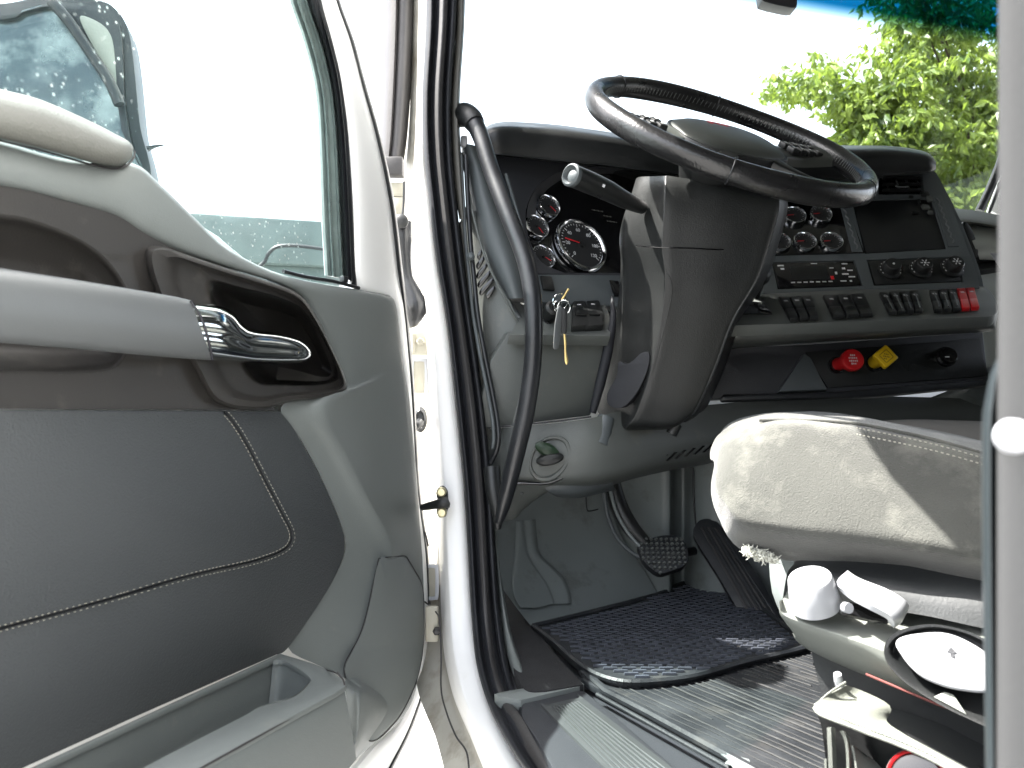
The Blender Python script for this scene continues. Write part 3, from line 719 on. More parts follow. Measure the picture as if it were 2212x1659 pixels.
# silver pull bar
bar = [(-260, 535, -260, 712), (-100, 562, -100, 728), (0, 579, 0, 740), (150, 602, 150, 752), (300, 627, 300, 766), (380, 641, 410, 775), (412, 649, 458, 778)]
g = [[dp(a+(c-a)*t, b_+(d-b_)*t, n) for t, n in ((-.0, .018), (.0, .042), (.03, .049), (.2, .055), (.55, .057), (.85, .054), (.96, .048), (1.0, .040), (1.0, .018))] for a, b_, c, d in bar]
sheet('pull_bar', g, silver, dr, 4, 2)
g2 = [[dp(412+(458-412)*t, 649+(778-649)*t, n) for n in (.045, .01)] for t in (0, .5, 1)]
# chrome release lever
hd = [(413, 652, 458, 777), (440, 655, 470, 779), (478, 662, 492, 781), (505, 675, 515, 783), (525, 697, 535, 784), (548, 712, 556, 785), (600, 719, 600, 786), (640, 729, 640, 785), (660, 740, 660, 782), (671, 752, 671, 775), (673, 760, 673, 768)]
sc_ = (1, 1, 1, .95, .9, .85, .8, .8, .75, .6, .4)
g = [[dp(a+(c-a)*t, b_+(d-b_)*t, .012+.036*n*s) for t, n in ((0, -.1), (.0, .35), (.06, .72), (.2, .92), (.38, 1.0), (.52, .97), (.66, 1.0), (.84, .92), (.95, .7), (1.0, .35), (1.0, -.1))] for (a, b_, c, d), s in zip(hd, sc_)]
sheet('release_lever', g, chrome, dr, 4, 4, ang=80)
tube('lever_gasket', [dp(412, 650, .052), dp(436, 690, .056), (dp(450, 735, .056)), dp(459, 777, .049)], .0014, dark_print, dr, n=6)
# leather panel
lo_ = [(-260, 884, 'c'), (604, 888, 'c'), (640, 935), (700, 1047), (738, 1140), (744, 1168), (741, 1205), (715, 1262), (670, 1333), (620, 1402), (600, 1413, 'c'), (300, 1545, 'c'), (-260, 1800, 'c')]
slab('leather_panel', door, lo_, leather, dr, off=.004, th=.012, bev=.003)
# stitched ridge of the quilted field: raised inner pad
pad2 = [(-260, 890, 'c'), (478, 890, 'c'), (500, 912), (530, 960), (577, 1050), (608, 1110), (626, 1150), (622, 1172), (608, 1186), (570, 1202), (520, 1215), (400, 1242), (200, 1300), (0, 1352), (-260, 1420, 'c')]
P2 = smooth(pad2[1:-1], 5, False)
slab('quilted_field', door, pad2, leather, dr, off=.0085, th=.006, bev=.0022, seg=3)
# stitches: one seam, two rows of thread
bms = bmesh.new()
path = smooth([(485, 890), (506, 915), (534, 960), (580, 1050), (611, 1110), (630, 1150), (627, 1174), (610, 1190), (571, 1206), (520, 1220), (400, 1247), (200, 1305), (0, 1358), (-200, 1410)], 30, False)
def stitchrow(offp, n):
    acc = 0; last = None
    for i in range(1, len(path)):
        a, b_ = path[i-1], path[i]
        d = (b_-a); L = d.length
        acc += L
        if acc > 7.4:
            acc = 0
            nn = Vector((-d.y, d.x)).normalized()
            q = b_+nn*offp; dd = d.normalized()*1.9
            add_tube(bms, [dp(q.x-dd.x, q.y-dd.y, n-.0006), dp(q.x, q.y, n+.0004), dp(q.x+dd.x, q.y+dd.y, n-.0006)], .00052, 5)
stitchrow(5.5, .0095); stitchrow(-6, .0065)
finish('stitching', bms, stitch_mat, dr)
tube('panel_seam', [dp(x[0], x[1], .0052) for x in path[::6]], .0014, rubber, dr, n=6, sm=False)
# pocket
ZP = door.at(600, 1411, .004).z
pk = Pl(Vector((0, 0, ZP)), Vector((0, 0, 1)))
cav = [(120, 1641, 'c'), (560, 1438), (590, 1428), (618, 1429), (664, 1458), (667, 1476), (632, 1506), (563, 1526), (515, 1552), (308, 1659), (60, 1800, 'c'), (-160, 1785, 'c')]
slab('pocket_rim', pk, [(604, 1411, 'c'), (690, 1438), (736, 1463), (744, 1474), (739, 1487), (640, 1542), (430, 1659), (120, 1840, 'c'), (-330, 1840, 'c')], plastic_light, dr, off=.002, th=.006, bev=.0018, holes=[cav])
C = smooth(cav, 5)
cc = (330, 1600)
g = []
for t, dz in ((0, .001), (.01, -.006), (.04, -.03), (.10, -.07), (.13, -.085)):
    g.append([pk.at(c[0]+(cc[0]-c[0])*t*.5, c[1]+(cc[1]-c[1])*t*.3, 0)+Vector((0, 0, dz)) for c in C])
bm = bmesh.new(); vs = add_grid(bm, g, True); bm.faces.new(vs[-1])
bmesh.ops.recalc_face_normals(bm, faces=bm.faces)
for f_ in bm.faces: f_.normal_flip()
finish('pocket_well', bm, plastic_light, dr, ang=50)
nf = (pk.at(742, 1484)-HINGE).dot(DN)
pf = Pl(HINGE+DN*nf, DN)
g = []
for a, b_ in (((744, 1484), (770, 1640)), ((640, 1548), (660, 1760)), ((430, 1666), (430, 1900)), ((120, 1850), (100, 2100)), ((-330, 2110), (-340, 2400))):
    g.append([pf.at(a[0], a[1], -.006), pf.at(a[0], a[1]+3, .001), pf.at(a[0]+(b_[0]-a[0])*.3, a[1]+(b_[1]-a[1])*.3, .003), pf.at(b_[0], b_[1], -.01)])
sheet('pocket_front', g, plastic_light, dr, 4, 4)
g = [[dp(742, 1466, .03), dp(745, 1482, .044), dp(752, 1540, .05), dp(772, 1600, .05)], [dp(790, 1440, .02), dp(790, 1480, .035), dp(795, 1540, .04), dp(802, 1600, .04)]]
tube('seam', [pf.at(430, 1662, .002), pf.at(640, 1545, .002), pf.at(738, 1490, .002), pf.at(744, 1480, .001), pf.at(741, 1468, -.002), pf.at(728, 1452, -.01)], .0011, rubber_brown, dr, n=6)
tube('seam', [pf.at(600, 1413, -nf+.008), pf.at(660, 1432, -nf+.02), pf.at(728, 1454, -.008)], .0009, rubber_brown, dr, n=6)
0 and box('pocket_rib', pk.frame(530, 1546, -.02, Fh), .028, .006, .02, plastic_light, dr, .002)
# lower corner cover
cover = [(818, 1207), (845, 1205), (872, 1200), (884, 1212), (900, 1240), (913, 1268), (916, 1330), (914, 1400), (900, 1470), (868, 1540), (835, 1580), (806, 1602), (785, 1588), (768, 1566), (762, 1530), (757, 1500), (752, 1480), (742, 1445), (760, 1405), (782, 1360), (800, 1290)]
Cv = smooth(cover, 4)
cx_, cy_ = 850, 1390
def cov_n(u, v):
    # follow the trim panel under it
    r = (u-760)/160
    return .024 + .022*max(0, (v-1400)/200) - .012*max(0, r-.45)
g = [[dp(x[0]+(cx_-x[0])*t, x[1]+(cy_-x[1])*t, cov_n(x[0]+(cx_-x[0])*t, x[1]+(cy_-x[1])*t)+n) for x in Cv] for t, n in ((0, -.016), (.003, -.002), (.03, .001), (.3, .003), (.65, .004), (.9, .004))]
bm = bmesh.new(); vs = add_grid(bm, g, True); bm.faces.new(vs[-1])
bmesh.ops.recalc_face_normals(bm, faces=bm.faces)
finish('corner_cover', bm, plastic_light, dr, ang=50)
tube('seam', [dp(x[0], x[1], cov_n(x[0], x[1])-.001) for x in Cv[::3]]+[dp(Cv[0][0], Cv[0][1], cov_n(*Cv[0]))], .0009, rubber_brown, dr, n=6)

# exterior mirror beyond the door window
mi = thing('exterior_mirror', 'large dusty exterior mirror seen through the open door window', 'mirror', P(180, 200, 1.15))
MP = Pl(P(180, 200, 1.12), (-FW + RT*.25))
slab('mirror_housing', MP, [(-200, 20), (0, 8), (90, -6), (210, 0), (252, 22), (276, 62), (288, 130), (296, 210), (304, 280), (320, 340), (326, 380), (318, 430), (200, 470), (-200, 470)], mirror_case, mi, off=-.01, th=.06, bev=.012, seg=3)
slab('mirror_rim', MP, [(-210, 25), (0, 30), (60, 22), (118, 6), (215, 14), (246, 34), (262, 80), (268, 200), (278, 280), (290, 340), (292, 420), (-210, 420)], mirror_case, mi, off=.004, th=.012, bev=.003, holes=[[(-195, 60), (8, 42), (55, 24), (112, 16), (150, 60), (190, 120), (228, 170), (250, 215), (262, 280), (274, 400), (-195, 400)]])
slab('mirror_glass', MP, [(-200, 50), (8, 38), (55, 20), (112, 12), (152, 58), (192, 118), (230, 168), (254, 215), (266, 280), (278, 405), (-200, 405)], mirror_mat, mi, off=-.004, th=.004, bev=0)
tube('mirror_stay', [MP.at(112, 4, .02), MP.at(150, 48, .02), MP.at(198, 118, .02), MP.at(236, 176, .02), MP.at(258, 226, .02)], .0075, mirror_case, mi)
slab('mirror_shade', MP, [(172, 36), (210, 46), (236, 70), (246, 110), (250, 190), (232, 150), (200, 98)], pouch_mat, mi, off=.006, th=.004, bev=.001)
tube('mirror_whisker', [MP.at(318, 322, .0), MP.at(336, 316, .0), MP.at(356, 313, .0)], [.004, .0022, .0006], mirror_case, mi, n=6)

# ================================================================== DASHBOARD
da = thing('dashboard', 'dark grey truck dashboard with gauges, switch row and radio', 'dashboard', (1.2, 1.6, FZ+.3))
def S(rows): return [[P(*q) for q in r] for r in rows]
# cowl hood over the cluster and centre stack
topc = [(1042, 292, 1.50), (1050, 276, 1.52), (1072, 267, 1.54), (1110, 265, 1.56), (1200, 271, 1.60), (1300, 284, 1.64), (1400, 300, 1.67), (1550, 312, 1.70), (1700, 316, 1.72), (1850, 316, 1.72), (1930, 318, 1.70), (1985, 326, 1.68), (2010, 336, 1.66), (2022, 352, 1.64)]
lowc = [(1048, 322, 1.42), (1056, 332, 1.43), (1080, 336, 1.43), (1120, 340, 1.44), (1210, 350, 1.46), (1310, 360, 1.48), (1410, 372, 1.50), (1550, 385, 1.54), (1700, 388, 1.56), (1850, 386, 1.57), (1930, 378, 1.57), (1985, 374, 1.57), (2010, 372, 1.57), (2022, 366, 1.58)]
g = []
for t, vo, dz in ((-.35, -2, .30), (-.05, 1, .12), (0, 2, .03), (.12, 0, -.01), (.5, 0, -.02), (.9, 0, -.012), (1.0, 0, 0), (1.0, 1, .10)):
    g.append([P(a[0]+(b_[0]-a[0])*max(0, t), a[1]+(b_[1]-a[1])*max(0, t)+vo, (b_[2] if t > 0 else a[2]*.3+b_[2]*.7)+dz) for a, b_ in zip(topc, lowc)])
sheet('dash_hood', g, black, da, 4, 4)
# dash top reaching to the windscreen, lower than the eye's sight line over the hood
poly3('dash_top', [P(1050, 330, 1.62), P(2000, 400, 1.72), P(2050, 500, 1.96), P(2300, 540, 1.92), Vector((X1-.02, YF-.06, EYE+.17)), Vector((X0+.06, YF-.06, EYE+.17))], (0, 0, -.02), black, da)
# dark face left of and around the cluster
dface = slab('cluster_surround', cluster, [(1030, 322, 'c'), (1450, 330, 'c'), (1700, 360, 'c'), (1700, 640, 'c'), (1360, 640, 'c'), (1360, 598, 'c'), (1150, 592, 'c'), (1085, 500), (1040, 400)], dash_dark, da, off=.012, th=.012, bev=.003,
             holes=[[(1137, 470), (1142, 438), (1158, 408), (1186, 384), (1215, 370), (1260, 362), (1420, 362, 'c'), (1520, 372, 'c'), (1520, 588, 'c'), (1220, 588, 'c'), (1172, 566), (1146, 520)]])
slab('cluster_face', cluster, [(1110, 340, 'c'), (1540, 340, 'c'), (1540, 600, 'c'), (1130, 600, 'c')], gloss_black, da, off=-.012, th=.004, bev=0)
bm = bmesh.new()
lp = smooth([(1137, 470), (1142, 438), (1158, 408), (1186, 384), (1215, 370), (1260, 362), (1420, 362), (1520, 372)], 4, False)
add_grid(bm, [[cluster.at(p_[0], p_[1], .012) for p_ in lp], [cluster.at(p_[0]+(1330-p_[0])*.10, p_[1]+(480-p_[1])*.12, -.012) for p_ in lp]])
finish('cluster_reveal', bm, dash_dark, da)

def text(name, s, M, size, mat, parent, ex=0.0002):
    c = bpy.data.curves.new(name, 'FONT'); c.body = s; c.size = size; c.extrude = ex; c.align_x = 'CENTER'; c.align_y = 'CENTER'
    t = bpy.data.objects.new('tmp', c); col.objects.link(t)
    bpy.context.view_layer.update()
    me = bpy.data.meshes.new_from_object(t.evaluated_get(bpy.context.evaluated_depsgraph_get()))
    bpy.data.objects.remove(t)
    bm = bmesh.new(); bm.from_mesh(me); bm.transform(M)
    return finish(name, bm, mat, parent, flat=True)
def gauge(M, r, label, ang, nums=None, major=8):
    gp = lathe('gauge', M, [(r*.93, -.004), (r*.93, .002), (.0005, .002)], face_mat, da, 32, cap=True)
    props(gp, label)
    lathe('bezel', M, [(r*.88, .0022), (r*.9, .004), (r*.96, .0065), (r*1.02, .006), (r*1.05, .002), (r*1.05, -.004)], bezel_chrome, gp, 36, cap=False)
    bm = bmesh.new()
    nt_ = major*(5 if nums else 2)
    for i in range(nt_+1):
        a = math.radians(225 - 270*i/nt_)
        big = i % (5 if nums else 2) == 0
        add_box(bm, M @ Matrix.Rotation(a, 4, 'Z') @ Matrix.Translation((r*(.76 if big else .80), 0, .0022)), r*(.13 if big else .06), r*.022, .0003)
    finish('tick_marks', bm, white_print, gp, flat=True)
    a = math.radians(ang)
    bm = bmesh.new()
    add_box(bm, M @ Matrix.Rotation(a, 4, 'Z') @ Matrix.Translation((r*.30, 0, .004)), r*.80, r*.035, .0012)
    finish('needle', bm, red_print, gp, flat=True)
    lathe('needle_cap', M, [(r*.13, .002), (r*.12, .006), (.0005, .0065)], black, gp, 14)
    if nums:
        bmn = None
        for i, s in enumerate(nums):
            a = math.radians(225 - 270*i/(len(nums)-1))
            text('numeral', s, M @ Matrix.Translation((r*.58*math.cos(a), r*.58*math.sin(a), .0022)), r*.19, white_print, gp)
    return gp
upc = Vector((-.05, .1, 1)).normalized()
speedo = gauge(cluster.frame(1255, 529, -.004), .0545, 'large speedometer with chrome bezel and red needle', 168, ['0', '20', '40', '60', '80', '100', '120'], 6)
gauge(cluster.frame(1184, 446, -.006), .0235, 'topmost small gauge of the cluster', 315)
gauge(cluster.frame(1159, 491, -.006), .0235, 'middle small gauge of the cluster', 300)
gauge(cluster.frame(1172, 556, -.006), .0235, 'lowest small gauge of the cluster', 330)
for i, (u, v, w) in enumerate(((1290, 455, .030), (1312, 467, .022), (1322, 479, .026))):
    bm = bmesh.new()
    for k in range(9):
        add_box(bm, cluster.frame(u, v, -.0078) @ Matrix.Translation(((k-4)*w/9, 0, 0)), w/14, .0022*(.6+.4*((k*7+i) % 3)), .0002)
    finish('display_print', bm, plastic_pad, da, flat=True)
box('warning_lamp', cluster.frame(1362, 548, -.0078), .010, .003, .0006, red_print, da, 0)
tube('pod_stalk', [P(1093, 376, 1.39), P(1112, 440, 1.38), P(1135, 520, 1.37)], [.003, .0035, .003], dash_mid, da)
# panel beneath the cluster
slab('under_cluster_panel', cluster, [(1128, 592, 'c'), (1372, 594, 'c'), (1375, 668, 'c'), (1310, 660, 'c'), (1160, 652, 'c')], dash_mid, da, off=.016, th=.02, bev=.002)
box('light_switch', cluster.frame(1180, 614, .016), .024, .028, .006, black, da, .002)
box('panel_recess', cluster.frame(1330, 624, .017), .022, .034, .002, gloss_black, da, .001)
# left ledge with ignition lock and two rocker switches
ledge = tilted(1210, 690, 1.37, 52, YD)
slab('left_ledge', ledge, [(1096, 650, 'c'), (1180, 655, 'c'), (1290, 646, 'c'), (1312, 668), (1318, 700), (1318, 726, 'c'), (1100, 722, 'c'), (1118, 690)], dash_grey, da, off=0, th=.02, bev=.003)
lathe('ignition_lock', tilted(1196, 678, 1.35, 20, YD).frame(1194, 668, .01), [(.014, -.02), (.014, .006), (.010, .010), (.004, .010), (.003, .004), (.0005, .004)], black, da, 20)
slab('ignition_plate', ledge, [(1166, 652), (1190, 648), (1200, 660), (1198, 684), (1188, 698), (1172, 690), (1164, 670)], black, da, off=.002, th=.004, bev=.001)
for k, (u, v) in enumerate(((1254, 678), (1284, 677))):
    sw = slab('rocker_switch', ledge, [(u-17, v-28, 'c'), (u+10, v-29, 'c'), (u+18, v-8, 'c'), (u+20, v+24, 'c'), (u-18, v+26, 'c'), (u-16, v, 'c')], black, da, off=.012, th=.014, bev=.0015)
    box('symbol', ledge.frame(u-3, v-20, .0122), .007, .0025, .0004, white_print, sw, 0)
    box('rocker_ridge', ledge.frame(u, v+4, .0118), .020, .004, .004, black, sw, .001)
lathe('trim_screw', cf(1198, 740, 1.33), [(.0028, 0), (.002, .002), (.0004, .0025)], brass, da, 10)
tube('ledge_trim', [P(1095, 646, 1.375), P(1108, 668, 1.365), P(1122, 690, 1.355), P(1140, 712, 1.35)], [.004, .006, .006, .004], silver, da)
# knee panel left of the column
kn = tilted(1200, 800, 1.36, -8, YD)
slab('knee_panel', kn, [(1098, 718, 'c'), (1320, 726, 'c'), (1310, 780, 'c'), (1276, 898, 'c'), (1160, 912, 'c'), (1046, 925, 'c'), (1040, 860, 'c'), (1060, 780, 'c')], dash_grey, da, th=.02, bev=.003)
# side panel with demister slots, beside the pillar
def spz(u): return 1.37-(u-1000)*.0003
g = S([[(1002, 470, 1.40), (1012, 462, 1.375), (1030, 456, 1.37), (1050, 470, 1.37)],
       [(1006, 540, 1.40), (1020, 540, 1.375), (1048, 542, 1.368), (1072, 556, 1.36)],
       [(1014, 640, 1.39), (1030, 640, 1.37), (1068, 640, 1.36), (1104, 656, 1.35)],
       [(1024, 740, 1.39), (1044, 740, 1.365), (1090, 740, 1.35), (1136, 735, 1.345)],
       [(1036, 840, 1.38), (1056, 840, 1.36), (1100, 840, 1.35), (1140, 835, 1.345)],
       [(1048, 923, 1.37), (1068, 923, 1.36), (1100, 921, 1.35), (1140, 918, 1.345)]])
sheet('side_panel', g, dash_grey, da, 4, 4)
def sidez(v): return 1.352
for k, (u0, v0, u1, v1) in enumerate(((1030, 552, 1042, 538), (1028, 572, 1047, 553), (1029, 592, 1053, 568), (1032, 611, 1060, 584), (1036, 628, 1066, 600), (1050, 636, 1069, 618))):
    pz = Pl(P(1050, 590, 1.352), -FW)
    slab('demister_slot', pz, [(u0, v0), (u1-3, v1), (u1, v1+7), (u0+5, v0+9)], gloss_black, da, off=0.0, th=.01, bev=.0008, k=3)
# dark wing of the dash running down beside the grab handle
g = S([[(996, 318, 1.40), (1003, 312, 1.375), (1018, 312, 1.37), (1040, 320, 1.40)],
       [(1003, 360, 1.395), (1016, 360, 1.365), (1040, 365, 1.36), (1062, 372, 1.40)],
       [(1016, 430, 1.39), (1030, 430, 1.355), (1060, 430, 1.35), (1096, 440, 1.39)],
       [(1032, 505, 1.38), (1048, 505, 1.345), (1088, 510, 1.34), (1128, 520, 1.38)],
       [(1056, 575, 1.37), (1074, 575, 1.335), (1110, 575, 1.33), (1150, 590, 1.37)],
       [(1092, 645, 1.37), (1104, 645, 1.33), (1130, 644, 1.33), (1160, 645, 1.37)]])
sheet('dash_wing', g, dash_mid, da, 4, 4)
tube('wing_edge', [P(998, 330, 1.37), P(1010, 400, 1.355), P(1026, 480, 1.343), (P(1050, 560, 1.336)), P(1092, 648, 1.33), P(1120, 700, 1.34), P(1136, 726, 1.345)], .0022, dash_grey, da, n=8)
box('mirror_reflector', cf(1003, 308, 1.38), .012, .020, .01, white_plastic, da, .003)

# lower dash: hollow at the left, long grey skirt under the column
g = S([[(1046, 928, 1.37), (1120, 921, 1.345), (1200, 913, 1.34), (1278, 903, 1.34), (1340, 888, 1.37), (1450, 880, 1.44), (1560, 872, 1.50), (1700, 858, 1.54), (1900, 856, 1.56), (2140, 862, 1.58)],
       [(1050, 970, 1.36), (1120, 968, 1.335), (1200, 966, 1.33), (1285, 952, 1.33), (1345, 935, 1.36), (1450, 925, 1.43), (1560, 908, 1.49), (1700, 880, 1.53), (1900, 876, 1.55), (2140, 880, 1.57)],
       [(1056, 1015, 1.36), (1120, 1014, 1.335), (1200, 1014, 1.33), (1290, 1005, 1.33), (1360, 985, 1.36), (1450, 970, 1.42), (1560, 950, 1.48), (1700, 902, 1.53), (1900, 900, 1.55), (2140, 905, 1.57)],
       [(1062, 1040, 1.37), (1130, 1040, 1.345), (1200, 1045, 1.345), (1290, 1040, 1.35), (1370, 1020, 1.38), (1450, 1003, 1.44), (1545, 985, 1.49), (1700, 930, 1.54), (1900, 925, 1.57), (2140, 930, 1.59)],
       [(1062, 1052, 1.45), (1130, 1055, 1.44), (1200, 1062, 1.44), (1290, 1056, 1.45), (1370, 1034, 1.48), (1450, 1016, 1.54), (1545, 998, 1.60), (1700, 950, 1.64), (1900, 940, 1.66), (2140, 945, 1.68)]])
sheet('lower_skirt', g, dash_grey, da, 4, 4, ang=60)
tube('seam', [P(1046, 926, 1.345), P(1120, 918, 1.335), P(1200, 910, 1.332), P(1277, 900, 1.332)], .0016, rubber, da)
# hollow with the dark green plug
hp = Pl(P(1187, 985, 1.328), -FW)
bm = bmesh.new()
ro = smooth([(1228, 950), (1236, 980), (1226, 1012), (1196, 1040), (1160, 1040), (1142, 1015), (1146, 980), (1165, 952), (1200, 940)], 4)
ri = smooth([(1215, 957), (1222, 982), (1212, 1005), (1188, 1026), (1164, 1026), (1150, 1008), (1154, 982), (1170, 958), (1195, 950)], 4)
g = [[hp.at(a[0]+(b_[0]-a[0])*t, a[1]+(b_[1]-a[1])*t, n) for a, b_ in zip(ro, ri)] for t, n in ((0, -.008), (.3, .001), (.7, .001), (1, -.004), (1.3, -.006))]
vs = add_grid(bm, g, True); bm.faces.new(vs[-1]); bmesh.ops.recalc_face_normals(bm, faces=bm.faces)
finish('hollow_rim', bm, dash_grey, da)
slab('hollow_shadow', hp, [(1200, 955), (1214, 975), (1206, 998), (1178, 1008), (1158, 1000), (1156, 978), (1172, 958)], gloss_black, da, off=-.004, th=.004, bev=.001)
bm = bmesh.new(); add_lathe(bm, cf(1182, 972, 1.322) @ Matrix.Rotation(math.radians(-25), 4, 'Z') @ Matrix.Diagonal((1.2, .6, 1, 1)), [(.018, -.01), (.018, .002), (.012, .006), (.0005, .007)], 20)
finish('green_plug', bm, green_mat, da)
bm = bmesh.new(); add_lathe(bm, cf(1188, 992, 1.32) @ Matrix.Rotation(math.radians(12), 4, 'Z') @ Matrix.Diagonal((1.3, .55, 1, 1)), [(.018, -.01), (.018, .002), (.014, .006), (.0005, .007)], 20)
finish('plug_flap', bm, black, da)
# vent slats in the skirt
for k in range(9):
    u = 1358+k*20; v = 1014-k*4.6
    slab('skirt_slot', Pl(P(1440, 995, 1.415), -FW), [(u, v, 'c'), (u+5, v, 'c'), (u+26, v-19, 'c'), (u+20, v-19, 'c')], gloss_black, da, off=0, th=.004, bev=0, sm=False)
# underside pieces
g = S([[(1068, 1040, 1.36), (1120, 1036, 1.35), (1180, 1040, 1.35), (1250, 1036, 1.36)], [(1072, 1075, 1.38), (1120, 1072, 1.37), (1160, 1070, 1.37), (1190, 1060, 1.38)], [(1078, 1125, 1.42), (1110, 1122, 1.40), (1128, 1105, 1.41), (1150, 1080, 1.42)]])
sheet('underside_cover', g, dash_grey, da, 4, 4)
g = S([[(1172, 1046, 1.36), (1240, 1040, 1.36), (1320, 1036, 1.40)], [(1186, 1064, 1.365), (1245, 1068, 1.37), (1325, 1048, 1.41)], [(1205, 1074, 1.42), (1250, 1076, 1.43), (1330, 1058, 1.46)]])
sheet('underside_cover', g, dash_mid, da, 4, 4)
tube('seam', [P(1084, 1070, 1.362), P(1110, 1046, 1.342), P(1180, 1044, 1.338), P(1222, 1030, 1.335), P(1262, 1022, 1.34)], .0026, gloss_black, da)
lathe('trim_screw', cf(1128, 1066, 1.365), [(.0035, 0), (.0025, .002), (.0004, .003)], silver, da, 10)

# centre stack
st = slab('stack_face', stack, [(1640, 398, 'c'), (2000, 366, 'c'), (2018, 372), (2034, 400), (2060, 460), (2092, 540), (2112, 600), (2116, 622, 'c'), (1650, 640, 'c')], dash_mid, da, off=0, th=.03, bev=.006, seg=3,
          holes=[[(1840, 432, 'c'), (2012, 428, 'c'), (2046, 538, 'c'), (1868, 548, 'c')], [(1900, 376, 'c'), (1992, 376, 'c'), (1997, 420, 'c'), (1898, 420, 'c')],
                 [(1667, 566, 'c'), (1846, 562, 'c'), (1864, 618, 'c'), (1680, 625, 'c')], [(1872, 561, 'c'), (2066, 554, 'c'), (2082, 609, 'c'), (1888, 617, 'c')]])
slab('stack_back', stack, [(1640, 398, 'c'), (2000, 372, 'c'), (2108, 610, 'c'), (1650, 640, 'c')], gloss_black, da, off=-.012, th=.01, bev=0)
slab('stack_side', stack, [(2012, 368, 'c'), (2026, 380), (2072, 470), (2108, 560), (2124, 618), (2110, 626, 'c'), (2090, 560), (2040, 430)], dash_mid, da, off=-.010, th=.10, bev=.005)
slab('storage_lid', stack, [(1842, 434, 'c'), (2010, 430, 'c'), (2044, 536, 'c'), (1870, 546, 'c')], black, da, off=-.003, th=.006, bev=.0015)
for u, v, w, h in ((1966, 428, .009, .006), (1996, 422, .016, .012), (2006, 432, .010, .014), (1976, 462, .012, .006), (1998, 450, .014, .010), (2008, 462, .009, .008), (1984, 438, .005, .010)):
    box('lid_clip', stack.frame(u, v, -.002), w, h, .006, random.choice((plastic_light, dash_grey, black)), da, .001)
# gauges of the stack
slab('gauge_panel', stack, [(1700, 436, 'c'), (1826, 432, 'c'), (1868, 546, 'c'), (1668, 552, 'c'), (1680, 480, 'c')], gloss_black, da, off=.0015, th=.004, bev=.001)
for k, (u, v) in enumerate(((1716, 467), (1772, 464), (1683, 524), (1738, 523), (1795, 523))):
    gauge(stack.frame(u, v, .006), .0215, ('left gauge of the upper pair, beside the column', 'right gauge of the upper pair', 'gauge nearest the column in the lower three', 'middle gauge of the lower three', 'right gauge of the lower three')[k], 185)
def wavy(u0, v0, u1, v1):
    pts = []
    for i in range(15):
        t = i/14
        pts.append(stack.at(u0+(u1-u0)*t+(2.2 if i % 2 else -1.5), v0+(v1-v0)*t, .003))
    return pts
for k, (u0, v0, u1, v1) in enumerate(((1816, 437, 1854, 540), (2022, 428, 2062, 528))):
    slab('inlay_frame', stack, [(u0-5, v0-6, 'c'), (u0+12, v0-6, 'c'), (u1+10, v1+4, 'c'), (u1-14, v1+4, 'c')], dash_mid, da, off=.002, th=.003, bev=.0008)
    tube('inlay_strip', wavy(u0+3, v0, u1-2, v1-2), .0013, silver, da, n=6)
# vent with its slats
for k in range(3):
    box('vent_slat', stack.frame(1946, 388+k*13, -.006), .078, .003, .008, black, da, .0008)
for k in range(4):
    box('vent_vane', stack.frame(1915+k*22, 398, -.008), .003, .036, .004, black, da, .0008)
tube('vent_tab', [stack.at(1934, 402, .002), stack.at(1945, 404, .003), stack.at(1962, 403, .002)], .0016, silver, da, n=6)
tube('vent_tab', [stack.at(1936, 392, .0), stack.at(1940, 400, .002)], .0012, silver, da, n=6)
# radio
rd = slab('radio', stack, [(1669, 568, 'c'), (1844, 564, 'c'), (1861, 616, 'c'), (1682, 622, 'c')], gloss_black, da, off=.002, th=.012, bev=.002)
slab('radio_display', stack, [(1706, 576, 'c'), (1784, 574, 'c'), (1792, 602, 'c'), (1712, 605, 'c')], black, rd, off=.0026, th=.002, bev=.0004)
bm = bmesh.new()
for k in range(7):
    add_box(bm, stack.frame(1713+k*13.5, 610.5-k*.4, .0022), .0075, .0022, .0006)
for u, v, w, h in ((1824, 570, .011, .0025), (1822, 580, .006, .004), (1836, 584, .010, .0025), (1826, 592, .012, .003), (1840, 598, .012, .0026), (1806, 590, .004, .006), (1796, 579, .008, .002), (1686, 574, .012, .003), (1690, 581, .007, .004), (1758, 569.5, .012, .0016), (1822, 607, .011, .002), (1838, 607, .004, .003)):
    add_box(bm, stack.frame(u, v, .0022), w, h, .0006)
finish('radio_keys', bm, white_print, rd, flat=True)
bm = bmesh.new(); add_box(bm, stack.frame(1798, 600, .0022), .006, .008, .0006); finish('red_key', bm, red_print, rd, flat=True)
# climate knobs
slab('climate_panel', stack, [(1875, 563, 'c'), (2064, 556, 'c'), (2079, 607, 'c'), (1890, 614, 'c')], black, da, off=-.001, th=.008, bev=.002)
for k, (u, v) in enumerate(((1921, 585), (1988, 583), (2056, 580))):
    Mk = stack.frame(u, v, -.001)
    kb = lathe('climate_knob', Mk, [(.0215, 0), (.0215, .004), (.0165, .006), (.0155, .018), (.0135, .021), (.0005, .021)], black, da, 28)
    bm = bmesh.new()
    for i in range(11):
        a = math.radians(210-240*i/10)
        add_box(bm, Mk @ Matrix.Rotation(a, 4, 'Z') @ Matrix.Translation((.0188, 0, .0055)), .0016, .0030, .0003)
    add_lathe(bm, Mk, [(.0022, .021), (.0018, .0222), (.0003, .0224)], 10)
    if k: 
        for i in range(6): add_box(bm, Mk @ Matrix.Rotation(i*1.047, 4, 'Z') @ Matrix.Translation((.0062, 0, .021)), .004, .0018, .0003)
    finish('knob_marks', bm, white_print, kb, flat=True)
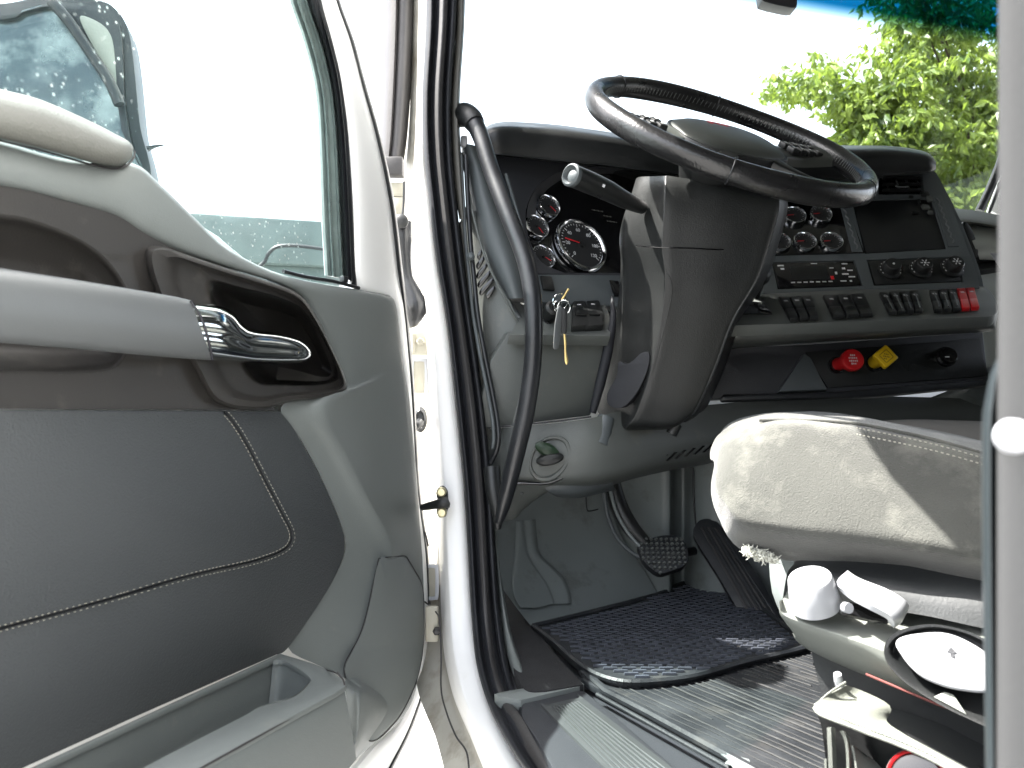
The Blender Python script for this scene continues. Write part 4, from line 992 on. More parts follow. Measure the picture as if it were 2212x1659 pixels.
# switch row
slab('switch_shelf', rowp, [(1560, 640, 'c'), (1670, 634, 'c'), (2111, 612, 'c'), (2138, 628), (2156, 660), (2150, 678), (2136, 684, 'c'), (1800, 696, 'c'), (1560, 704, 'c')], dash_grey, da, off=0, th=.02, bev=.004)
def bank(quad, n, style, label=None):
    (a, b_, c, d) = quad      # tl, tr, br, bl
    for i in range(n):
        t0, t1 = (i+.06)/n, (i+.94)/n
        q = [lerp2(a, b_, t0), lerp2(a, b_, t1), lerp2(d, c, t1), lerp2(d, c, t0)]
        m = {'k': black, 'r': red}[style[i]]
        sw = slab('rocker_switch', rowp, [p_+('c',) for p_ in q], m, da, off=.006, th=.010, bev=.0015, sm=False)
        if style[i] == 'r': props(sw, 'red rocker switch at the right end of the row')
        mu, mv = [sum(p_[j] for p_ in q)/4 for j in (0, 1)]
        mt = lerp2(q[0], q[1], .5); mb = lerp2(q[3], q[2], .5)
        lower = [lerp2(q[0], q[3], .55), lerp2(q[1], q[2], .55), q[2], q[3]]
        slab('rocker_ridge', rowp, [p_+('c',) for p_ in lower], m, sw, off=.012, th=.008, bev=.0018, sm=False)
        tp = lerp2(mt, mb, .22)
        box('symbol', rowp.frame(tp[0], tp[1], .0062), .007, .006, .0004, white_print, sw, 0)
        if n >= 4 and style[i] == 'k':
            p0, p1, p2 = lerp2(mt, mb, .12), lerp2(mt, mb, .5), lerp2(mt, mb, .9)
            tube('light_strip', [rowp.at(p0[0], p0[1], .007), rowp.at(p1[0]+2, p1[1], .0115), rowp.at(p2[0]+2, p2[1], .0128)], .0011, silver, sw, n=6)
bank(((1680, 640), (1754, 637), (1770, 683), (1706, 687)), 3, 'kkk')
bank(((1776, 637), (1868, 633), (1888, 676), (1798, 681)), 4, 'kkkk'[:3]+'k') if False else bank(((1776, 637), (1868, 633), (1888, 676), (1798, 681)), 3, 'kkk')
bank(((1898, 631), (1986, 627), (1996, 668), (1920, 673)), 4, 'kkkk')
bank(((2006, 626), (2106, 620), (2118, 662), (2018, 668)), 5, 'kkkrr')
box('shelf_recess', rowp.frame(1628, 668, .001), .05, .05, .002, gloss_black, da, .001)
lathe('shift_knob', tilted(1640, 605, 1.46, 40).frame(1640, 600, .03), [(.010, -.05), (.012, -.01), (.018, .0), (.018, .012), (.012, .02), (.0005, .021)], black, da, 20)
g = S([[(1560, 704, 1.46), (1700, 698, 1.435), (1900, 690, 1.42), (2050, 686, 1.41), (2138, 683, 1.40), (2156, 676, 1.42)],
       [(1560, 722, 1.455), (1700, 716, 1.43), (1900, 708, 1.415), (2050, 704, 1.405), (2138, 700, 1.40), (2152, 694, 1.42)],
       [(1560, 745, 1.46), (1700, 735, 1.44), (1900, 724, 1.425), (2050, 716, 1.415), (2140, 710, 1.41), (2148, 706, 1.43)],
       [(1560, 756, 1.50), (1700, 744, 1.50), (1900, 732, 1.48), (2050, 722, 1.47), (2140, 716, 1.46), (2144, 712, 1.46)]])
sheet('shelf_front', g, dash_grey, da, 4, 4, ang=60)
# valve panel with red and yellow knobs
vp = tilted(1920, 780, 1.50, 12)
slab('valve_panel', vp, [(1540, 752, 'c'), (1740, 744, 'c'), (2124, 716, 'c'), (2136, 820, 'c'), (2126, 832, 'c'), (1790, 850, 'c'), (1530, 862, 'c')], dash_dark, da, off=0, th=.02, bev=.003)
slab('valve_plate', vp, [(1740, 760, 'c'), (2118, 730, 'c'), (2132, 812, 'c'), (1788, 838, 'c')], black, da, off=.004, th=.006, bev=.0015)
slab('console_highlight', vp, [(1738, 762, 'c'), (1752, 772, 'c'), (1788, 842, 'c'), (1682, 846, 'c')], dash_mid, da, off=.016, th=.02, bev=.003)  # paler triangle added as the highlight beside the valve plate
slab('valve_lip', vp, [(1560, 852, 'c'), (1800, 846, 'c'), (2130, 818, 'c'), (2134, 832, 'c'), (1900, 856, 'c'), (1560, 866, 'c')], rubber, da, off=.02, th=.02, bev=.004)
def valve(u, v, du, dv, m, kind):
    b0 = vp.at(u, v, .004); tip = vp.at(u, v, .004) + (vp.at(u+du, v+dv, .052)-vp.at(u, v, .004))
    ax = (tip-b0).normalized()
    kn_ = tube('valve_knob', [b0, b0.lerp(tip, .55), b0.lerp(tip, .8)], [.0125, .0125, .012], m, da, n=16, sm=False)
    props(kn_, 'round red air valve knob' if kind == 'round' else 'square yellow air valve knob set as a diamond')
    face_n = (-FW*.75 + ax*.45 + Vector((0, 0, .25))).normalized()
    x = Vector((0, 0, 1)).cross(face_n).normalized(); y = face_n.cross(x)
    MM = Matrix.Translation(tip) @ Matrix((x, y, face_n)).transposed().to_4x4()
    if kind == 'round':
        lathe('knob_head', MM, [(.0125, -.016), (.015, -.010), (.0205, -.006), (.0205, .003), (.0188, .005), (.0005, .005)], m, kn_, 8*3)
        bm = bmesh.new()
        for i, (w, yy) in enumerate(((.012, .008), (.019, .0027), (.018, -.0027), (.011, -.008))):
            for k in range(int(w/.0034)):
                add_box(bm, MM @ Matrix.Translation((-w/2+.0017+k*.0034, yy, .005)), .0019, .0026 if (k+i) % 3 else .0034, .0002)
        finish('knob_print', bm, white_print, kn_, flat=True)
    else:
        box('knob_head', MM @ Matrix.Rotation(math.radians(38), 4, 'Z') @ Matrix.Translation((0, 0, -.007)), .033, .033, .012, m, kn_, .003)
        bm = bmesh.new()
        R45 = MM @ Matrix.Rotation(math.radians(-52+45), 4, 'Z')
        for i in range(4):
            add_box(bm, MM @ Matrix.Rotation(math.radians(38+90*(i % 2)), 4, 'Z') @ Matrix.Translation((0, (-.009 if i < 2 else .009), .005)), .017, .0009, .0002)
        for i, (w, yy) in enumerate(((.010, .0035), (.012, -.001), (.009, -.0055))):
            for k in range(int(w/.003)):
                add_box(bm, MM @ Matrix.Rotation(math.radians(-12), 4, 'Z') @ Matrix.Translation((-w/2+.0015+k*.003, yy, .005)), .0016, .0024, .0002)
        finish('knob_print', bm, dark_print, kn_, flat=True)
valve(1808, 788, 33, -10, red, 'round')
valve(1886, 784, 26, -13, yellow, 'square')
for u, v in ((1800, 790), (1882, 786)):
    lathe('valve_collar', vp.frame(u+6, v, .004), [(.016, 0), (.016, .005), (.012, .006)], gloss_black, da, 20)
lathe('lighter_socket', vp.frame(2042, 772, .004), [(.019, 0), (.019, .006), (.015, .008), (.014, .016), (.0005, .016)], gloss_black, da, 24)
box('socket_mark', vp.frame(2046, 771, .0205), .008, .002, .0003, white_print, da, 0)
# passenger side of the dash
g = S([[(2040, 448, 2.02), (2100, 454, 2.0), (2180, 468, 1.96), (2300, 490, 1.92)], [(2044, 462, 1.94), (2100, 466, 1.92), (2180, 480, 1.88), (2300, 500, 1.84)], [(2048, 478, 1.90), (2100, 480, 1.88), (2180, 492, 1.84), (2300, 512, 1.80)],
       [(2060, 486, 1.93), (2110, 488, 1.92), (2180, 500, 1.88), (2300, 520, 1.84)]])
sheet('passenger_ledge', g, plastic_pad, da, 4, 4, ang=60)
sunlit_passenger_plastic = M_('sunlit_dash_plastic', (0.44, 0.46, 0.43), 0.5, bump=0.15, var=0.05)  # made paler than its own grey to stand in for missing sunlight
sheet('passenger_panel', S([[(2040, 476, 2.0), (2120, 480, 2.0), (2250, 500, 1.96)], [(2060, 560, 1.97), (2120, 560, 1.97), (2250, 580, 1.93)], [(2090, 640, 1.92), (2140, 640, 1.92), (2260, 660, 1.88)], [(2100, 720, 1.95), (2150, 720, 1.95), (2270, 740, 1.9)], [(2110, 860, 1.98), (2160, 860, 1.98), (2280, 880, 1.92)]]), sunlit_passenger_plastic, da, 3, 3)
g = S([[(2086, 478, 1.97), (2130, 482, 1.96), (2156, 488, 1.95)], [(2092, 492, 1.90), (2140, 497, 1.89), (2164, 502, 1.88)], [(2100, 520, 1.87), (2146, 524, 1.86), (2170, 530, 1.85)], [(2112, 548, 1.88), (2152, 550, 1.87), (2172, 556, 1.86)], [(2118, 566, 1.95), (2154, 566, 1.94), (2172, 570, 1.93)]])
sheet('vent_barrel', g, sunlit_passenger_plastic, da, 4, 4)
slab('barrel_gasket', Pl(P(2092, 520, 1.88), -FW), [(2080, 482), (2090, 482), (2104, 506), (2113, 540), (2110, 556), (2100, 540), (2088, 506)], black, da, off=.01, th=.02, bev=.003)
for k in range(6):
    box('vent_slat', Matrix.Translation(P(2186, 496+k*10, 1.86)) @ CF, .06, .005, .01, black, da, .001)
box('vent_box', Matrix.Translation(P(2190, 522, 1.90)) @ CF, .075, .075, .01, gloss_black, da, .001)
slab('sun_flap', Pl(P(2160, 560, 1.86), -FW), [(2140, 546, 'c'), (2164, 548, 'c'), (2182, 578, 'c'), (2162, 580, 'c')], white_plastic, da, off=.03, th=.004, bev=.001)
slab('dark_pocket', Pl(P(2160, 590, 1.86), -FW), [(2160, 582, 'c'), (2182, 580, 'c'), (2190, 610, 'c'), (2172, 602, 'c')], gloss_black, da, off=.022, th=.004, bev=.001)

# ================================================================== STEERING
sw_ = thing('steering_wheel', 'black leather four spoke steering wheel tilted in front of the dashboard', 'steering wheel', (.676, 1.09, EYE+.425))
tl, az = .646, .152
WN = Vector((math.sin(az)*math.sin(tl), -math.cos(az)*math.sin(tl), math.cos(tl)))
WA = Vector((math.cos(az), math.sin(az), 0)); WB = WN.cross(WA)
WM = Matrix.Translation((.676, 1.09, EYE+.425)) @ Matrix((WA, WB, WN)).transposed().to_4x4()
def wv(x, y, z): return WM @ Vector((x, y, z))
bm = bmesh.new()
NR, NT, R0 = 96, 18, .222
g = []
for i in range(NR):
    a = 2*math.pi*i/NR
    grip = 1.0 + .05*math.cos(4*a)
    r = []
    for j in range(NT):
        b_ = 2*math.pi*j/NT
        r.append(wv((R0+.0142*grip*math.cos(b_))*math.cos(a), (R0+.0142*grip*math.cos(b_))*math.sin(a), .0175*grip*math.sin(b_)))
    g.append(r)
g.append(g[0])
vs = [[bm.verts.new(p) for p in r] for r in g[:-1]]
for i in range(NR):
    for j in range(NT):
        bm.faces.new([vs[i][j], vs[i][(j+1) % NT], vs[(i+1) % NR][(j+1) % NT], vs[(i+1) % NR][j]])
bmesh.ops.recalc_face_normals(bm, faces=bm.faces)
rim = finish('rim', bm, leather_wheel, sw_)
# stitched inner seam and the leather joints
bm = bmesh.new()
for i in range(170):
    a = 2*math.pi*i/170
    if min(abs((a-x+math.pi) % (2*math.pi)-math.pi) for x in (.12, 3.02, 3.95, 5.47)) < .10: continue
    p0 = wv((R0-.0160)*math.cos(a), (R0-.0160)*math.sin(a), .007); p1 = wv((R0-.0165)*math.cos(a+.012), (R0-.0165)*math.sin(a+.012), -.003)
    add_tube(bm, [p0, p1], .0005, 5)
finish('rim_stitching', bm, stitch_mat if False else dash_grey, rim)
for a in (math.radians(236), math.radians(304), math.radians(62), math.radians(118)):
    pts = [wv((R0+.0150*math.cos(b_))*math.cos(a), (R0+.0150*math.cos(b_))*math.sin(a), .0184*math.sin(b_)) for b_ in [2*math.pi*j/20 for j in range(21)]]
    tube('rim_joint', pts, .0010, rubber if a > 3.6 or True else silver, rim, n=6, sm=False)
# hub with raised airbag cover
def disk(bm, prof, sx=1.0, sy=1.0, n=40, power=2.6):
    gg = []
    for r, z in prof:
        row = []
        for j in range(n):
            a = 2*math.pi*j/n
            c, s = math.cos(a), math.sin(a)
            k = (abs(c)**power+abs(s)**power)**(-1/power)
            row.append(wv(r*k*c*sx, r*k*s*sy, z))
        gg.append(row)
    v_ = add_grid(bm, gg, True)
    bm.faces.new(v_[-1]); bm.faces.new(v_[0][::-1])
    bmesh.ops.recalc_face_normals(bm, faces=bm.faces)
bm = bmesh.new(); disk(bm, [(.050, -.085), (.060, -.06), (.098, -.030), (.102, -.018), (.098, -.006)], 1.0, .8)
finish('hub_shell', bm, black, sw_)
bm = bmesh.new(); disk(bm, [(.092, -.016), (.096, -.010), (.092, -.003), (.078, .003), (.05, .007), (.02, .0085), (.004, .0085)], 1.0, .78)
hubc = finish('airbag_cover', bm, wheel_plastic, sw_)
bm = bmesh.new()
Me = WM @ Matrix.Translation((-.004, .030, .0072))
for w_, h_, x_, y_ in ((.020, .003, -.010, .004), (.016, .003, .012, -.001), (.003, .010, -.016, 0), (.003, .010, 0, 0), (.003, .009, .012, -.002)):
    add_box(bm, Me @ Matrix.Translation((x_, y_, 0)), w_, h_, .001)
finish('emblem', bm, red_print, hubc)
# spokes
def spoke(a, w0, w1, z0, z1, m, name='spoke'):
    rows_ = []
    for t in (0, .2, .5, .8, 1):
        rr = .085+(R0-.012-.085)*t
        w = w0+(w1-w0)*t - .010*math.sin(math.pi*t)
        z = z0+(z1-z0)*t - .008*math.sin(math.pi*t)
        c = Vector((math.cos(a)*rr, math.sin(a)*rr, z)); sd = Vector((-math.sin(a), math.cos(a), 0))
        rows_.append([c-sd*w*1.0+Vector((0, 0, -.012)), c-sd*w*1.02, c-sd*w*.85+Vector((0, 0, .004)), c+Vector((0, 0, .006)), c+sd*w*.85+Vector((0, 0, .004)), c+sd*w*1.02, c+sd*w+Vector((0, 0, -.012)), c+Vector((0, 0, -.017)), c-sd*w+Vector((0, 0, -.012))])
    bm = bmesh.new()
    gg = [[WM @ q for q in r] for r in rows_]
    gg = dens(gg, 3, 4)
    add_grid(bm, gg); bmesh.ops.recalc_face_normals(bm, faces=bm.faces)
    return finish(name, bm, m, sw_, ang=60)
for a, w in ((math.radians(3), .034), (math.radians(177), .034), (math.radians(236), .017), (math.radians(304), .017)):
    sp = spoke(a, w, w*.9, -.010, -.002, wheel_plastic if w > .02 else black)
    if w > .02:
        for k in range(4):
            rr = .130+.018*k
            for s in (-1, 1):
                c = Vector((math.cos(a)*rr-math.sin(a)*s*.011, math.sin(a)*rr+math.cos(a)*s*.011, -.008))
                box('spoke_button', WM @ Matrix.Translation(c) @ Matrix.Rotation(a, 4, 'Z'), .014, .017, .010, black, sp, .002)
                box('button_mark', WM @ Matrix.Translation(c+Vector((0, 0, .0102))) @ Matrix.Rotation(a, 4, 'Z'), .004, .005, .0003, white_print, sp, 0)

sc_l = thing('steering_column', 'dark plastic steering column shroud rising to the wheel', 'steering column', P(1500, 900, 1.34))
shr = [  # v rows: u of back-left, flank, left corner, middle, right corner, back-right, depth of the face
    ((1374, 386), (1382, 382), (1440, 380), (1560, 396), (1684, 420), (1700, 428), 1.250),
    ((1362, 425), (1372, 412), (1438, 404), (1560, 418), (1686, 438), (1702, 444), 1.236),
    ((1347, 468), (1356, 466), (1434, 468), (1558, 474), (1682, 468), (1697, 472), 1.236),
    ((1338, 515), (1346, 520), (1430, 532), (1550, 538), (1664, 534), (1680, 534), 1.246),
    ((1341, 570), (1352, 586), (1437, 603), (1540, 607), (1640, 604), (1655, 604), 1.258),
    ((1334, 660), (1346, 680), (1428, 694), (1518, 696), (1588, 694), (1602, 694), 1.280),
    ((1316, 770), (1328, 785), (1406, 800), (1490, 801), (1550, 796), (1566, 794), 1.303),
    ((1290, 868), (1302, 876), (1376, 890), (1466, 890), (1512, 880), (1530, 874), 1.323),
    ((1298, 900), (1312, 906), (1356, 924), (1448, 923), (1494, 902), (1510, 894), 1.342),
    ((1316, 912), (1326, 918), (1366, 930), (1440, 927), (1482, 912), (1500, 904), 1.400)]
cr_ = []
for a_, f_, l_, m_, r_, k_, z in shr:
    mid = ((f_[0]+l_[0])/2, (f_[1]+l_[1])/2)
    cr_.append([(*a_, z+.17), (*f_, z+.105), (*mid, z+.052), (l_[0]-6, l_[1], z+.006), (l_[0]+6, l_[1], z-.001), (l_[0]*.6+m_[0]*.4, l_[1]*.6+m_[1]*.4, z-.002), (*m_, z-.003), (r_[0]*.6+m_[0]*.4, r_[1]*.6+m_[1]*.4, z-.002), (r_[0]-8, r_[1], z), (*r_, z+.010), (*k_, z+.16)])
sheet('shroud', S(cr_), column_mat, sc_l, 5, 5, ang=60)
tube('shroud_seam', [P(1374, 531, 1.264), P(1425, 534.5, 1.2475), P(1490, 536, 1.2425), P(1550, 539, 1.2425), P(1610, 537, 1.254), P(1664, 535, 1.265)], .0011, gloss_black, sc_l, n=6)
# scooped side of the shroud with its adjusting lever
g = S([[(1436, 592, 1.262), (1444, 612, 1.250), (1444, 640, 1.254)], [(1420, 606, 1.262), (1424, 632, 1.290), (1430, 660, 1.262)], [(1396, 640, 1.284), (1404, 680, 1.31), (1418, 700, 1.272)], [(1382, 700, 1.296), (1392, 740, 1.325), (1404, 760, 1.288)], [(1366, 760, 1.31), (1376, 790, 1.34), (1392, 810, 1.30)], [(1350, 830, 1.33), (1362, 850, 1.345), (1376, 860, 1.315)]])
g2 = S([[(1437, 590, 1.2585), (1446, 606, 1.2545), (1449, 630, 1.258)], [(1424, 600, 1.262), (1440, 615, 1.268), (1443, 660, 1.268)], [(1400, 640, 1.276), (1420, 660, 1.292), (1430, 710, 1.281)], [(1384, 700, 1.293), (1400, 725, 1.312), (1412, 770, 1.297)], [(1370, 760, 1.309), (1384, 790, 1.325), (1398, 822, 1.308)], [(1356, 830, 1.327), (1366, 848, 1.333), (1382, 872, 1.322)]])
tube('shroud_edge', [P(1438, 588, 1.256), P(1449, 606, 1.254), P(1450, 640, 1.260), P(1440, 690, 1.276), P(1424, 750, 1.291), P(1408, 815, 1.306), P(1392, 870, 1.320), P(1374, 906, 1.334), P(1356, 926, 1.36)], .0008, column_mat, sc_l, n=8)
slab('lever_recess', Pl(P(1350, 820, 1.325), (-FW-RT*.55).normalized()), [(1386, 762), (1402, 764), (1398, 800), (1374, 850), (1344, 880), (1316, 876), (1312, 850), (1332, 812), (1336, 782), (1352, 786), (1366, 780)], seal_rubber, sc_l, off=.001, th=.02, bev=.003)
0 and tube('adjust_lever', [P(1374, 770, 1.30), P(1360, 800, 1.29), P(1352, 840, 1.29), P(1338, 872, 1.30)], [.004, .006, .006, .004], rubber, sc_l)
tube('column_stub', [P(1310, 900, 1.36), P(1300, 935, 1.355), P(1292, 960, 1.35)], [.014, .018, .02], dash_mid, sc_l)
tube('column_lug', [P(1462, 915, 1.36), P(1450, 938, 1.36)], .010, column_mat, sc_l)
tube('column_gap_shade', [P(1322, 640, 1.40), P(1324, 690, 1.375), P(1312, 760, 1.372), P(1296, 830, 1.368), (P(1280, 892, 1.366))], [.002, .006, .009, .009, .006], seal_rubber, sc_l)  # dark tube added as the shade between knee panel and column
# indicator stalk
tube('indicator_stalk', [P(1388, 449, 1.285), P(1350, 432, 1.25), P(1310, 411, 1.21), P(1272, 394, 1.175), P(1236, 379, 1.15)], [.010, .0135, .0158, .0165, .0162], black, sc_l, n=20)
dirv = (P(1236, 379, 1.15)-P(1272, 394, 1.175)).normalized()
xx = Vector((0, 0, 1)).cross(dirv).normalized(); yy = dirv.cross(xx)
MS = Matrix.Translation(P(1236, 379, 1.15)) @ Matrix((xx, yy, dirv)).transposed().to_4x4()
lathe('stalk_cap', MS, [(.0162, -.004), (.0172, .0), (.0166, .004), (.0140, .006), (.0120, .003), (.0105, -.001), (.006, .002), (.0005, .003)], dash_mid, sc_l, 28)
tube('stalk_collar', [P(1294, 403, 1.192)+(UP*.0165*math.sin(a)+(RT*.42+FW*.9)*.0165*math.cos(a)) for a in [2*math.pi*i/24 for i in range(25)]], .0010, gloss_black, sc_l, n=6, sm=False)
box('stalk_mark', Matrix.Translation(P(1300, 400, 1.175)) @ CF @ Matrix.Rotation(-.4, 4, 'Z'), .010, .004, .001, white_print, sc_l, 0)

# ================================================================== GRAB HANDLE, CABLE, KEYS
gh = thing('grab_handle', 'long bent black grab handle beside the doorway pillar', 'grab handle', P(1080, 1120, 1.22))
gp_ = [(1003, 248, 1.345), (1022, 262, 1.325), (1040, 300, 1.31), (1062, 370, 1.29), (1100, 470, 1.26), (1134, 560, 1.24), (1150, 640, 1.23), (1153, 720, 1.225), (1149, 800, 1.225), (1136, 890, 1.225), (1120, 960, 1.225), (1103, 1030, 1.23), (1088, 1090, 1.24), (1078, 1128, 1.255)]
tube('handle_bar', [P(*q) for q in gp_], [.016, .0155, .0138, .0138, .0138, .0138, .0138, .0138, .0138, .0138, .0135, .013, .011, .006], rubber, gh, n=20)
tube('end_socket', [P(994, 252, 1.36), P(1004, 247, 1.345), P(1018, 256, 1.328), P(1026, 268, 1.32)], [.0185, .0195, .0185, .0165], black, gh, n=20)
tube('foot_socket', [P(1062, 1010, 1.28), P(1066, 1060, 1.27), P(1074, 1100, 1.265), P(1076, 1142, 1.27)], [.014, .013, .010, .005], black, gh, n=16)
cb = thing('black_cable', 'thin double black cable looping down left of the grab handle', 'cable', P(1060, 960, 1.3))
cpts = [(1006, 335, 1.348), (1010, 420, 1.345), (1016, 520, 1.34), (1024, 600, 1.335), (1032, 680, 1.33), (1046, 760, 1.325), (1062, 840, 1.32), (1073, 900, 1.315), (1077, 945, 1.31), (1072, 975, 1.31), (1060, 1000, 1.315)]
tube('cable_run', [P(*q) for q in cpts], .0042, rubber, cb)
tube('cable_run', [P(u-10, v, z-.002) for u, v, z in cpts[:-2]]+[P(1064, 968, 1.308)], .0032, dash_mid, cb)
lathe('cable_clip', cf(1017, 555, 1.325), [(.007, 0), (.007, .006), (.003, .010), (.0005, .010)], dash_mid, cb, 12)
ky = thing('key_bunch', 'bunch of keys on rings hanging from the ignition lock', 'keys', P(1212, 660, 1.31))
for k, (u, v, r, rot) in enumerate(((1210, 652, .0125, .3), (1218, 664, .011, -.4), (1206, 662, .010, .8))):
    c = P(u, v, 1.305+.004*k)
    tube('ring', [c+(RT*math.cos(rot)+FW*math.sin(rot))*r*math.cos(a)+UP*r*math.sin(a)*1.05 for a in [2*math.pi*i/24 for i in range(25)]], .0010, chrome, ky, n=8, sm=False)
tube('key_pin', [P(1214, 648, 1.30), P(1222, 634, 1.298), P(1228, 624, 1.298)], [.002, .0018, .0024], brass, ky)
slab('key_blade', Pl(P(1208, 700, 1.298), -FW+RT*.3), [(1206, 664), (1214, 664), (1214, 690, 'c'), (1208, 746), (1202, 754), (1196, 748), (1199, 700, 'c')], silver, ky, th=.003, bev=.0006, k=3)
slab('key_head', Pl(P(1217, 690, 1.302), -FW), [(1212, 668), (1220, 666), (1225, 676), (1224, 718), (1216, 720), (1211, 712)], black, ky, th=.006, bev=.001, k=3)
slab('key_shank', Pl(P(1221, 750, 1.303), -FW), [(1217, 718, 'c'), (1222, 718, 'c'), (1224, 740), (1224, 760), (1228, 778), (1225, 788), (1220, 780), (1219, 750)], brass, ky, th=.002, bev=.0003, k=3)

# bracket hanging at the top of the windscreen
br = thing('mirror_bracket', 'dark rounded bracket peeking in at the top of the windscreen', 'bracket', P(1684, 5, 1.8))
slab('bracket_body', Pl(P(1684, 0, 1.8), -FW), [(1642, -60, 'c'), (1646, -6), (1654, 4), (1700, 15), (1716, 16), (1722, 8), (1722, -60, 'c')], dash_dark, br, th=.04, bev=.006, k=3)
tube('bracket_arm', [P(1684, -50, 1.81), P(1690, -200, 1.85), P(1700, -330, 1.87)], .012, dash_dark, br)

# ================================================================== FOOTWELL
# dark carpeted foot rest by the sill
slab('footrest_carpet', SZ, [(1068, 1345, 'c'), (1082, 1255, 'c'), (1152, 1350, 'c'), (1196, 1410, 'c'), (1260, 1478, 'c'), (1177, 1492, 'c'), (1132, 1486), (1100, 1420), (1078, 1370)], carpet, cab, off=.012, th=.02, bev=.002)
g = S([[(1078, 1262, 1.50), (1112, 1302, 1.50), (1158, 1352, 1.47)], [(1080, 1330, 1.42), (1124, 1380, 1.40), (1186, 1412, 1.38)], [(1100, 1400, 1.33), (1144, 1420, 1.32), (1196, 1428, 1.31)]])
fm = thing('floor_mat', 'black rubber floor mat with raised brick tread under the pedals', 'floor mat', SZ.at(1440, 1380))
wo_ = [(1152, 1352, 'c'), (1300, 1316), (1420, 1284), (1470, 1262), (1512, 1248), (1548, 1252), (1640, 1310), (1750, 1392, 'c'), (1726, 1402), (1600, 1432), (1528, 1453), (1466, 1466), (1363, 1474), (1301, 1462), (1251, 1433), (1200, 1388)]
slab('mat_body', SZ, wo_, mat_rubber, fm, off=.020, th=.012, bev=.003)
bm = bmesh.new()
ol = [SZ.at(p_[0], p_[1], .021) for p_ in smooth(wo_, 5)]
for i in range(len(ol)):
    a, b_ = ol[i], ol[(i+1) % len(ol)]
    if (b_-a).length > .002: add_tube(bm, [a, b_], .0045, 6)
finish('mat_border', bm, mat_rubber, fm)
def inside(pt, poly):
    c = False; n = len(poly)
    for i in range(n):
        a, b_ = poly[i], poly[i-1]
        if (a.y > pt.y) != (b_.y > pt.y) and pt.x < (b_.x-a.x)*(pt.y-a.y)/(b_.y-a.y)+a.x: c = not c
    return c
cx0 = sum(ol, Vector())/len(ol)
inn_ = [cx0+(p_-cx0)*.93 for p_ in ol]
bm = bmesh.new()
rx = RT.copy(); ry = Fh.copy()
Mb = Matrix((rx, ry, Vector((0, 0, 1)))).transposed().to_4x4()
sx_, sy_ = .027, .0118
for j in range(-45, 46):
    for i in range(-30, 31):
        c = cx0 + rx*((i+(.5 if j % 2 else 0))*sx_) + ry*(j*sy_)
        if inside(c, inn_):
            add_box(bm, Matrix.Translation(c+Vector((0, 0, -.0005))) @ Mb @ Matrix.Rotation(random.gauss(0, .03), 4, 'Z'), sx_*.78, sy_*.45, .003, .92)
props(finish('mat_tread', bm, mat_tread, fm, flat=True), kind='stuff')

rm = thing('ribbed_floor_mat', 'long ribbed dark floor mat running past the seat towards the camera', 'floor mat', SZ.at(1600, 1560))
ro_ = [(1245, 1430, 'c'), (1301, 1468), (1363, 1478), (1466, 1470), (1528, 1457), (1726, 1404), (1800, 1380, 'c'), (2400, 1700, 'c'), (2300, 1900, 'c'), (1980, 1900, 'c'), (1643, 1672), (1290, 1486), (1262, 1462)]
slab('mat_body', SZ, ro_, mat_rubber, rm, off=.012, th=.01, bev=.003)
rp = [SZ.at(p_[0], p_[1], .0125) for p_ in smooth(ro_, 5)]
bm = bmesh.new()
d0 = (SZ.at(1705, 1617, 0)-SZ.at(1445, 1502, 0)).normalized()
d90 = Vector((-d0.y, d0.x, 0))
c0 = SZ.at(1600, 1560, .012)
for k in range(-34, 35):
    off = k*.0128 + random.gauss(0, .0022)
    run = []
    for s in range(-90, 91):
        q = c0 + d90*off + d0*(s*.012)
        if inside(q, rp) and random.random() > .012:
            run.append(q + Vector((0, 0, random.random()*.0006)) + d90*.0006*math.sin(s*.5+k))
        else:
            if len(run) > 3:
                add_tube(bm, run, random.choice((.0006, .0008, .0014, .0018)), 5)
            run = []
    if len(run) > 3: add_tube(bm, run, .0015, 5)
props(finish('mat_ribs', bm, mat_ribs, rm), kind='stuff')
bm = bmesh.new()
add_tube(bm, [SZ.at(u, v, .012) for u, v in ((1262, 1452), (1310, 1494), (1400, 1540), (1643, 1672), (1900, 1830))], .006, 8)
add_tube(bm, [SZ.at(u, v, .010) for u, v in ((1290, 1500), (1390, 1556), (1620, 1684), (1840, 1830))], .003, 8)
finish('mat_edge', bm, mat_rubber, rm)
tp = thing('torn_tape', 'torn scrap of pale blue tape stuck on the ribbed floor mat', 'tape', SZ.at(1610, 1645))
slab('tape_scrap', SZ, [(1557, 1628, 'c'), (1572, 1632, 'c'), (1566, 1620, 'c'), (1590, 1632, 'c'), (1618, 1640, 'c'), (1624, 1655, 'c'), (1640, 1668, 'c'), (1620, 1690, 'c'), (1590, 1668, 'c'), (1580, 1652, 'c'), (1566, 1648, 'c'), (1574, 1640, 'c')], kick, tp, off=.017, th=.001, bev=0, sm=False)

